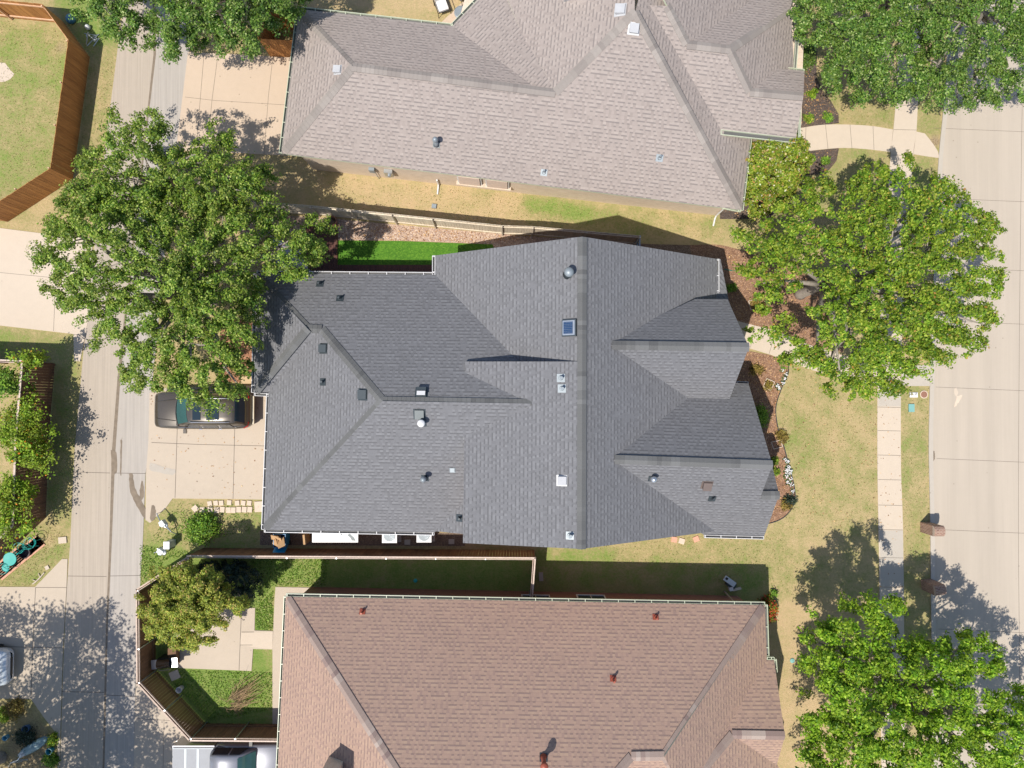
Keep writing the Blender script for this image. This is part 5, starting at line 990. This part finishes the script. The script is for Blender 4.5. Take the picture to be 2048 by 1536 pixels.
# recycling bin
p = at(565,1078,.5); t = thing('recycling_bin','open blue recycling bin stuffed with cardboard beside the long fence','bin',(p.x,p.y,0))
m = MB(); A = [(-.25,-.28),(.25,-.28),(.25,.28),(-.25,.28)]; 
for i in range(4):
    a, b = A[i], A[(i+1)%4]; m.poly([(a[0],a[1],.05),(b[0],b[1],.05),(b[0]*1.25,b[1]*1.25,1.0),(a[0]*1.25,a[1]*1.25,1.0)]); m.poly([(b[0]*.9,b[1]*.9,.1),(a[0]*.9,a[1]*.9,.1),(a[0]*1.15,a[1]*1.15,1.0),(b[0]*1.15,b[1]*1.15,1.0)]); m.poly([(a[0]*1.25,a[1]*1.25,1.0),(b[0]*1.25,b[1]*1.25,1.0),(b[0]*1.15,b[1]*1.15,1.0),(a[0]*1.15,a[1]*1.15,1.0)])
m.poly([(a[0],a[1],.06) for a in A]); m.build('bin_body', M_blue, t, False)
m = MB(); m.box((-.03,-.52,.86),(.62,.66,.05),0,0,None,Matrix.Rotation(math.radians(-62),3,'X')); m.build('lid', simple('light blue plastic', (.02,.30,.55), .4), t, False, bevel=.02)
for s in (-1,1): m = MB(); m.lathe((s*.27,-.25,.12),[(.12,-.03),(.12,.03)],14,M=Matrix.Rotation(math.pi/2,3,'Y')); m.build('wheel', M_tyre, t, False)
cb = thing('cardboard_pile','folded brown cardboard boxes sticking out of the blue bin','cardboard',(p.x,p.y,.6))
random.seed(8)
for k in range(7): m = MB(); m.box((random.uniform(-.2,.2),random.uniform(-.15,.2),.35+.04*k),(random.uniform(.3,.5),.03,random.uniform(.35,.55)),0,0,None,Matrix.Rotation(random.uniform(0,3.1),3,'Z')@Matrix.Rotation(random.uniform(.3,1.1),3,'X')); m.build('cardboard_sheet', M_card, cb, False)
# utility pedestal
p = at(347,1085); t = thing('utility_pedestal','light grey utility pedestal in the grass beside the alley','utility box',p); m = MB(); m.box((0,0,.35),(.26,.34,.7)); m.build('cabinet', simple('light grey plastic', (.62,.66,.72), .5), t, False, bevel=.04); m = MB(); m.box((0,0,.73),(.30,.38,.08)); m.build('lid', simple('pale grey plastic', (.70,.73,.78), .4), t, False, bevel=.03)
# gas meters / scooters
def meter(px, py, label, rz, pipes):
    p = at(px,py,.4); t = thing('gas_meter', label, 'gas meter', (p.x,p.y,0), rz, 'white gas meters by the alley'); m = MB(); m.box((0,0,.48),(.30,.22,.34)); m.lathe((0,-.12,.5),[(.09,0),(.09,.06),(.06,.08)],14,M=Matrix.Rotation(math.pi/2,3,'X')); m.build('meter_body', simple('pale meter paint', (.62,.68,.72), .45), t, False, bevel=.04)
    m = MB(); m.lathe((.18,.05,.5),[(.02,0),(.12,.02),(.13,.05),(.1,.08),(.02,.1)],16); m.build('regulator', M_galv, t, False)
    for q in pipes: m = MB(); m.tube(q, .028, 7); m.build('pipe', M_galv, t, False)
meter(328,1046,'white gas meter on bent pipes beside the driveway corner',-.9,[[(-.6,.05,0),(-.6,.05,.5),(-.12,0,.62),(0,0,.62)],[(0,0,.62),(.2,.05,.62),(.5,.05,.5),(.5,.05,0)],[(.2,.05,.45),(.55,-.02,.35),(.85,0,.02)]])
meter(324,1102,'white gas meter half way between the pedestal and the crape myrtle',-.6,[[(-.2,.05,0),(-.2,.05,.6),(0,0,.62)],[(0,0,.62),(.2,.05,.6),(.2,.05,0)],[(-.3,-.2,.02),(-.25,-.25,.5),(-.1,-.1,.6)]])
# marker post
def slab(px, py, w_, d_, rz, label, mat=None, hgt=.05, name='stepping_stone', group='stepping stones by the garage'):
    p = at(px,py); m = MB(); m.box((0,0,hgt/2),(w_,d_,hgt)); o = m.build(name, mat or M_stone, None, bevel=.012); o.location = (p.x,p.y,0.004); o.rotation_euler = (0,0,rz); return tag(o, label, 'stone', group)
random.seed(9)
slab(391,1017,.30,.30,.75,'pale stepping stone turned diagonally at the left end of the stone path')
for ii,(x,y) in enumerate([(405,1020),(421,1019),(434,1020),(445,1019),(457,1020),(467,1020),(478,1019),(489,1019),(500,1019)]): slab(x,y,.25,.29,random.uniform(-.12,.12),'%s square stone from the left in the lower row of the pale stone path' % ORD[ii])
for ii,(x,y) in enumerate([(420,1007),(432,1006),(443,1006),(459,1005),(475,1006),(487,1006),(499,1006)]): slab(x,y,.23,.25,random.uniform(-.2,.2),'%s rough stone from the left in the upper row of the pale stone path' % ORD[ii])
slab(521,1013,.6,.55,.05,'large concrete slab at the right end of the stone path')
for x,y,l in [(1363,1082,'square pale stepping stone on the lawn, clear of the charcoal roof edge'),(1392,1078,'reddish stepping stone half under the gutter of the charcoal house'),(1348,1079,'small reddish stone nearest the rake of the charcoal roof')]: slab(x,y,.30,.28,random.uniform(-.5,.5),l,None if '1' in l else (M_stone if 'square' in l else M_pav),group='stones below the charcoal gutter')
for x,y,l in [(815,1084,'grey paver on the dark soil between the two air conditioners'),(903,1083,'grey paver on the dark soil right of the air conditioners')]: slab(x,y,.3,.26,0,l,M_walk2,group='pavers beside the air conditioners')
slab(1082,1153,.22,.45,.05,'grey paver in the shade right of the fence corner',M_walk2,name='paver',group=None); slab(126,1080,.42,.33,.1,'cream limestone slab in the grass beside the alley',M_walk,.06,'flat_stone',None); slab(95,1135,.20,.20,.5,'small square cream stone near the corner of the lower left driveway',M_walk,.05,'flat_stone',None)
slab(350,1350,.5,.45,.4,'concrete paver leaning beside the grill',M_walk2,.05,'paver',None)
p = at(78,1158); t = thing('branch_debris','pale broken branch lying in the grass at the lower left driveway edge','branch',p); m = MB(); m.tube([(-.3,-.25,.04),(-.1,-.1,.06),(.1,.1,.05),(.3,.35,.04)],.035,6); m.tube([(-.1,-.1,.06),(-.3,-.02,.04)],.025,5); m.tube([(.1,.1,.05),(.0,.3,.05)],.025,5); m.build('branch', M_walk, t, False)
# bistro set
def ring(m, c, r, z, rad, n=24): m.tube([(c[0]+r*math.cos(2*math.pi*j/n), c[1]+r*math.sin(2*math.pi*j/n), z) for j in range(n+1)], rad, 5, caps=False)
p = at(20,1118,.7); t = thing('bistro_table','round teal metal table on the pink brick strip','table',(p.x,p.y,0)); m = MB(); m.lathe((0,0,.70),[(.33,0),(.345,.02),(.33,.03),(.05,.025)],30); m.build('table_top', M_teal, t, False)
for k in range(3): a = k*2.1; m = MB(); m.tube([(.1*math.cos(a),.1*math.sin(a),.7),(.08*math.cos(a),.08*math.sin(a),.4),(.32*math.cos(a),.32*math.sin(a),.02)],.014,6); m.build('leg', M_teal, t, False)
def chair(px, py, rz, label, solid):
    p = at(px,py,.6); t = thing('bistro_chair', label, 'chair', (p.x,p.y,0), rz, 'teal bistro chairs'); m = MB(); m.lathe((0,0,.44),[(.2,0),(.21,.015),(.19,.03)],22) if solid else ring(m,(0,0),.2,.45,.018)
    m.build('seat', M_teal, t, False); m = MB(); m.tube([(-.2,-.18,.45),(-.24,-.2,.8),(-.26,0,.92),(-.24,.2,.8),(-.2,.18,.45)],.016,6); m.tube([(-.22,-.08,.45),(-.25,-.06,.88)],.01,5); m.tube([(-.22,.08,.45),(-.25,.06,.88)],.01,5); m.build('backrest', M_teal, t, False)
    m = MB(); ring(m,(0,0),.28,.66,.014,20); m.build('arm_hoop', M_teal, t, False)
    for sx,sy in ((1,1),(1,-1),(-1,1),(-1,-1)): m = MB(); m.tube([(sx*.15,sy*.15,.44),(sx*.2,sy*.2,0)],.013,5); m.build('leg', M_teal, t, False)
chair(38,1096,2.3,'teal metal chair with an open seat, upper right of the round table',False); chair(7,1137,-2.4,'teal metal chair with a solid seat at the left edge, below the round table',True); chair(60,1086,1.2,'teal metal chair in the shade nearest the fence corner',False)
m = MB(); p = at(52,1104,.1); m.lathe((p.x,p.y,0.03),[(.25,0),(.3,.25),(.28,.25),(.24,.08)],24); tag(m.build('fire_bowl', simple('purple black bowl', (.05,.03,.05), .5)),'dark metal bowl on the pink brick strip between the teal chairs','bowl')
# grill
p = at(325,1330,1.0); t = thing('barbecue_grill','stainless steel grill with a brightly shining lid on the patio corner','grill',(p.x,p.y,0),.1)
m = MB(); m.box((0,0,.4),(.75,.5,.75)); m.build('cabinet', M_blk, t, False, bevel=.02); m = MB()
for k in range(8): a0=math.pi*k/8; a1=math.pi*(k+1)/8; m.poly([(-.34,.24*math.cos(a0),.8+.22*math.sin(a0)),(.34,.24*math.cos(a0),.8+.22*math.sin(a0)),(.34,.24*math.cos(a1),.8+.22*math.sin(a1)),(-.34,.24*math.cos(a1),.8+.22*math.sin(a1))])
for s in (-1,1): m.poly([(.34*s,.24*math.cos(math.pi*k/8),.8+.22*math.sin(math.pi*k/8)) for k in range(9)])
m.build('lid', M_chrome, t, False, True)
for s in (-1,1): m = MB(); m.box((s*.52,0,.8),(.3,.46,.04)); m.build('side_shelf', M_galv, t, False, bevel=.01)
m = MB(); m.tube([(-.3,-.3,.9),(.3,-.3,.9)],.018,8); m.build('handle', M_blk, t, False)
p = at(360,1378,.2); t = thing('bucket','small white bucket on the grass beside the patio fence','bucket',(p.x,p.y,0)); m = MB(); m.lathe((0,0,0),[(.12,0),(.15,.34),(.16,.34),(.16,.36),(.13,.36),(.11,.04)],20); m.build('bucket_body', M_white, t, False); m = MB(); m.tube([(-.16,0,.34),(-.1,.12,.4),(.1,.12,.4),(.16,0,.34)],.006,5); m.build('handle', M_galv, t, False)
p = at(348,1312,.3); m = MB(); m.box((p.x,p.y,.25),(.35,.9,.5)); m.box((p.x,p.y,.52),(.42,.98,.04)); tag(m.build('storage_bench', M_fb, bevel=.01),'brown wooden bench behind the grill at the patio edge','bench')
# brush pile
p = at(492,1382,.1); t = thing('stick_pile','pile of dry cut branches on the green lawn by the patio','branches',p); random.seed(12)
for nm,n_,mat_ in (('branch',46,simple('dry stick', (.36,.25,.14), .95, 0, .3, 9)),('twig',60,simple('dark stick', (.22,.15,.09), .95))):
    m = MB()
    for k in range(n_):
        c0 = Vector((random.gauss(-.55,.22),random.gauss(-.45,.3),random.uniform(.03,.2))); a = random.gauss(.62,.22 if nm=='branch' else .9); L_ = random.uniform(.7,1.9) if nm=='branch' else random.uniform(.3,.8); d = Vector((math.cos(a),math.sin(a),random.uniform(-.02,.08)))
        m.tube([c0,c0+d*L_*.5+Vector((random.uniform(-.06,.06),random.uniform(-.06,.06),.05)),c0+d*L_],[.012,.010,.004],4)
    m.build(nm, mat_, t, False)
# patio chairs at the top
def pchair(px, py, rz, label):
    p = at(px,py,.4); t = thing('patio_chair', label, 'chair', (p.x,p.y,0), rz, 'black patio chairs'); m = MB(); m.box((0,0,.42),(.56,.56,.12)); m.build('seat_cushion', M_white, t, False, bevel=.04); m = MB(); m.box((0,.33,.72),(.56,.12,.52)); m.build('back_cushion', M_white, t, False, bevel=.04)
    for s in (-1,1): m = MB(); m.tube([(s*.34,-.34,0),(s*.34,-.32,.62),(s*.34,.3,.64),(s*.34,.38,0)],.022,6); m.build('arm', M_blk, t, False)
    m = MB(); m.tube([(-.34,.36,.95),(.34,.36,.95)],.022,6); m.tube([(-.34,-.3,.36),(.34,-.3,.36)],.02,6); m.tube([(-.34,.38,.3),(-.34,.36,.95)],.02,6); m.tube([(.34,.38,.3),(.34,.36,.95)],.02,6); m.build('frame', M_blk, t, False)
pchair(884,12,.35,'black metal patio chair with a white seat cushion on the dry lawn'); pchair(920,-14,-.6,'second black patio chair, cut off by the top edge beside the diagonal eave')
p = at(922,26); m = MB(); m.lathe((p.x,p.y,.03),[(.36,0),(.36,.04),(.3,.06)],26); tag(m.build('round_mat', M_lead),'grey round disc on the tan walk under the diagonal eave','disc')
# fire pit ring, pots, shade sail
p = at(665,443,.3); t = thing('clay_planter','round clay pot with dark soil at the deck corner by the pale fence','pot',(p.x,p.y,0)); m = MB(); m.lathe((0,0,0),[(.17,0),(.25,.4),(.27,.42),(.27,.48),(.22,.48),(.21,.38)],24); m.build('pot', simple('terracotta', (.36,.17,.10), .8), t, False); m = MB(); m.lathe((0,0,.36),[(.21,0),(.2,.02)],20); m.build('soil', M_soil, t, False)
m = MB(); c3 = [P(600,541,2.5),P(622,543,2.3),P(560,470,2.3),P(520,548,2.6)]; n_=8
cc = (c3[0]+c3[1]+c3[2]+c3[3])/4-Vector((0,0,.3))
corners = [P(622,543,2.35),P(603,480,2.2),P(540,470,2.4),P(530,545,2.6)]
ctr = sum(corners, Vector())/4-Vector((0,0,.25)); edge=[]
for a, b in zip(corners, corners[1:]+corners[:1]):
    for k in range(5): q = a.lerp(b,k/5); edge.append(q.lerp(ctr, .28*math.sin(math.pi*k/5)))
for k in range(len(edge)): m.poly([edge[k], edge[(k+1)%len(edge)], ctr])
o = m.build('shade_sail', M_lilac, smooth=True); sd = o.modifiers.new('s','SOLIDIFY'); sd.thickness=.008; tag(o,'lilac grey shade sail stretched under the oak at the corner of the charcoal house','shade sail')
shrub('pink_flower_shrub','pink flowering shrub under the oak by the pale fence','shrub',497,492,.5,.7,leafmat('pink blossom',G((0,(.10,.12,.04)),(.5,(.42,.20,.36)),(1,(.62,.40,.58))),.3),20,50,.09)
p = at(495,760,.5); m = MB(); m.box((p.x,p.y,.28),(.62,.38,.56)); tag(m.build('storage_box', simple('tan box', (.50,.36,.20), .7), bevel=.01),'tan storage box against the garage corner behind the bronze car','box')
sheet('soil_strip',[(440,640),(512,640),(512,765),(440,765)],.012,mulchmat('rust mulch', [(0,(.14,.05,.03)),(.5,(.30,.12,.06)),(1,(.5,.30,.18))]))
m = MB()
for k in range(12): q = at(452+k*5, 774, .0); m.box((q.x,q.y,.09),(.125,.1,.18))
tag(m.build('stone_edging', M_stone),'low row of pale blocks between the rust coloured bed and the driveway','edging')
m = MB(); m.tube([P(1448,538,.03),P(1462,541,.04),P(1478,542,.03),P(1490,545,.03)],.025,6); tag(m.build('garden_hose', simple('green hose',(.03,.16,.12),.5)),'green hose lying across the mulch at the corner of the charcoal house','hose')
m = MB()
pp = [P(1506,333,.15),P(1497,350,.3),P(1502,362,.1),P(1507,358,.2),P(1494,385,.15),P(1503,396,.05),P(1510,372,.1)]
t = thing('red_yard_frame','twisted red metal frame on the black mulch beside the magnolia','frame',pp[0].xy.to_3d()); m.tube(pp,.03,6); m.tube([P(1500,330,.5),P(1499,300,.6)],.02,6); m.build('frame', M_red, t)
# clutter by the brown house
p = at(1460,1163,.3); t = thing('discarded_panel','pale rectangular appliance panel leaning in the shade beside the brown roofed house','panel',(p.x,p.y,0)); m = MB(); T = Matrix.Rotation(-.63,3,'Z')@Matrix.Rotation(.18,3,'Y'); m.box((0,0,.25),(.72,.27,.06),0,0,None,T); m.build('panel', simple('pale appliance', (.62,.66,.70), .4), t, False, bevel=.01); m = MB(); m.box(Vector((0,0,.25))+T@Vector((-.24,.02,.032)),(.14,.13,.01),0,0,None,T); m.build('opening', M_blk, t, False); m = MB(); m.box((.1,-.2,.1),(.5,.3,.2),-.6); m.build('support', M_char, t, False)
p = at(1461,1177,.1); m = MB(); m.box((p.x,p.y,.14),(.2,.18,.26),.2); tag(m.build('white_carton', M_white, bevel=.01),'small white carton below the pale panel in the shade','carton')
p = at(1474,1178,.1); m = MB(); m.box((p.x,p.y,.1),(.42,.12,.1),.25); tag(m.build('wood_offcut', M_fp, bevel=.01),'short wooden offcut beside the small white carton in the shade','wood')
a = at(1449,1183); tr = thing('bare_stem_plant','bare curved stem climbing to the brown roof gutter behind the pale panel','plant',a); m = MB(); m.tube([a,P(1458,1193,1.2),P(1472,1207,2.6)],[.05,.04,.03],7); m.build('stem', M_bark, tr)
for k in range(9): pass
# lower left garden
p = at(62,1497,.3); t = thing('garden_canoe','pale blue grey upturned canoe lying in the shaded corner garden','canoe',(p.x,p.y,.02),.55); m = MB()
st_ = []
for i in range(9): u = -1+2*i/8; w_ = .26*math.sqrt(max(.02,1-u*u)); st_.append([(u*.95,0,.0),(u*.95,w_,.0),(u*.95,w_*.9,.14*(1-u*u*.5)),(u*.95,w_*.5,.25*(1-u*u*.6)),(u*.95,0,.29*(1-u*u*.6))])
m.loft(st_); m.build('hull', simple('blue grey hull', (.22,.33,.36), .4), t, False, True); m = MB(); m.box((-.62,-.02,.22),(.3,.24,.04)); m.build('pale_patch', M_pet, t, False, bevel=.03)
for px,py,l,mt_,sz in [(54,1456,'blue and white garden tool box in the shaded corner garden',simple('blue box',(.05,.13,.28),.4),(.35,.2,.25)),(13,1474,'light blue tub at the left edge of the corner garden',simple('light blue tub',(.12,.36,.50),.4),(.25,.3,.25)),(102,1500,'blue tub beside the lime shrub at the edge of the corner garden',simple('teal tub',(.02,.22,.30),.4),(.3,.34,.3))]:
    p = at(px,py,.1); m = MB(); m.lathe((0,0,0),[(sz[0]*.42,0),(sz[0]*.55,sz[2]),(sz[0]*.5,sz[2]),(sz[0]*.38,.03)],14); o = m.build('garden_tub', mt_); o.location = (p.x,p.y,0); tag(o,l,'tub','tubs in the corner garden')
for px,py,rd,l,mt_ in [(105,1480,.35,'lime green shrub at the edge of the corner garden',M_vine),(30,1420,.6,'olive shrub at the top of the corner garden',M_dryl),(8,1430,.4,'yellow green plant at the left edge of the corner garden',M_vine),(50,1475,.6,'dark shrub in the middle of the corner garden',M_dkleaf),(100,1520,.45,'dark green plant at the bottom of the corner garden',M_shrub)]: shrub('garden_plant', l, 'plant', px, py, rd, rd*.7, mt_, 26, 46, .1, 'plants in the corner garden', 5)
p = at(35,1520,.2); t = thing('garden_bicycle','tangled pale metal frame in the shaded corner garden','frame',(p.x,p.y,0),.5); m = MB(); m.tube([(-.7,-.1,.05),(-.3,.05,.3),(.1,.0,.3),(.45,.15,.4),(.7,.1,.1)],.03,6); m.tube([(-.3,.05,.3),(.1,-.2,.1)],.025,6); m.tube([(.1,0,.3),(.4,-.25,.1)],.03,6); m.build('frame_tubes', M_galv, t, False)
# trash by the orange fence
for px,py,l,mt_,sz in [(142,38,'blue plastic bag in the shade behind the orange fence corner',simple('blue bag',(.05,.20,.32),.5),.28),(176,55,'white plastic bag behind the orange fence',M_white,.14)]:
    p = at(px,py,.1); m = MB(); m.lathe((p.x,p.y,0),[(sz*.6,0),(sz,.1),(sz*.85,.22),(sz*.3,.3)],11); o = m.build('plastic_bag', mt_, smooth=True); tag(o,l,'bag','bags behind the orange fence')
p = at(183,78,.3); t = thing('metal_scrap','heap of pale metal tubes in the shade behind the orange fence','metal scrap',(p.x,p.y,0)); random.seed(6); m = MB()
for k in range(9): m.tube([(random.uniform(-.4,.4),random.uniform(-.4,.4),random.uniform(.05,.3)),(random.uniform(-.4,.4),random.uniform(-.4,.4),random.uniform(.1,.5))],.025,5)
m.build('tube', M_galv, t, False)
stain(bpy.data.objects['ground'], [(0,125),(12,128),(20,140),(28,148),(20,158),(8,163),(-10,160),(-10,130)], .006, 'sand_patch', M_walk)
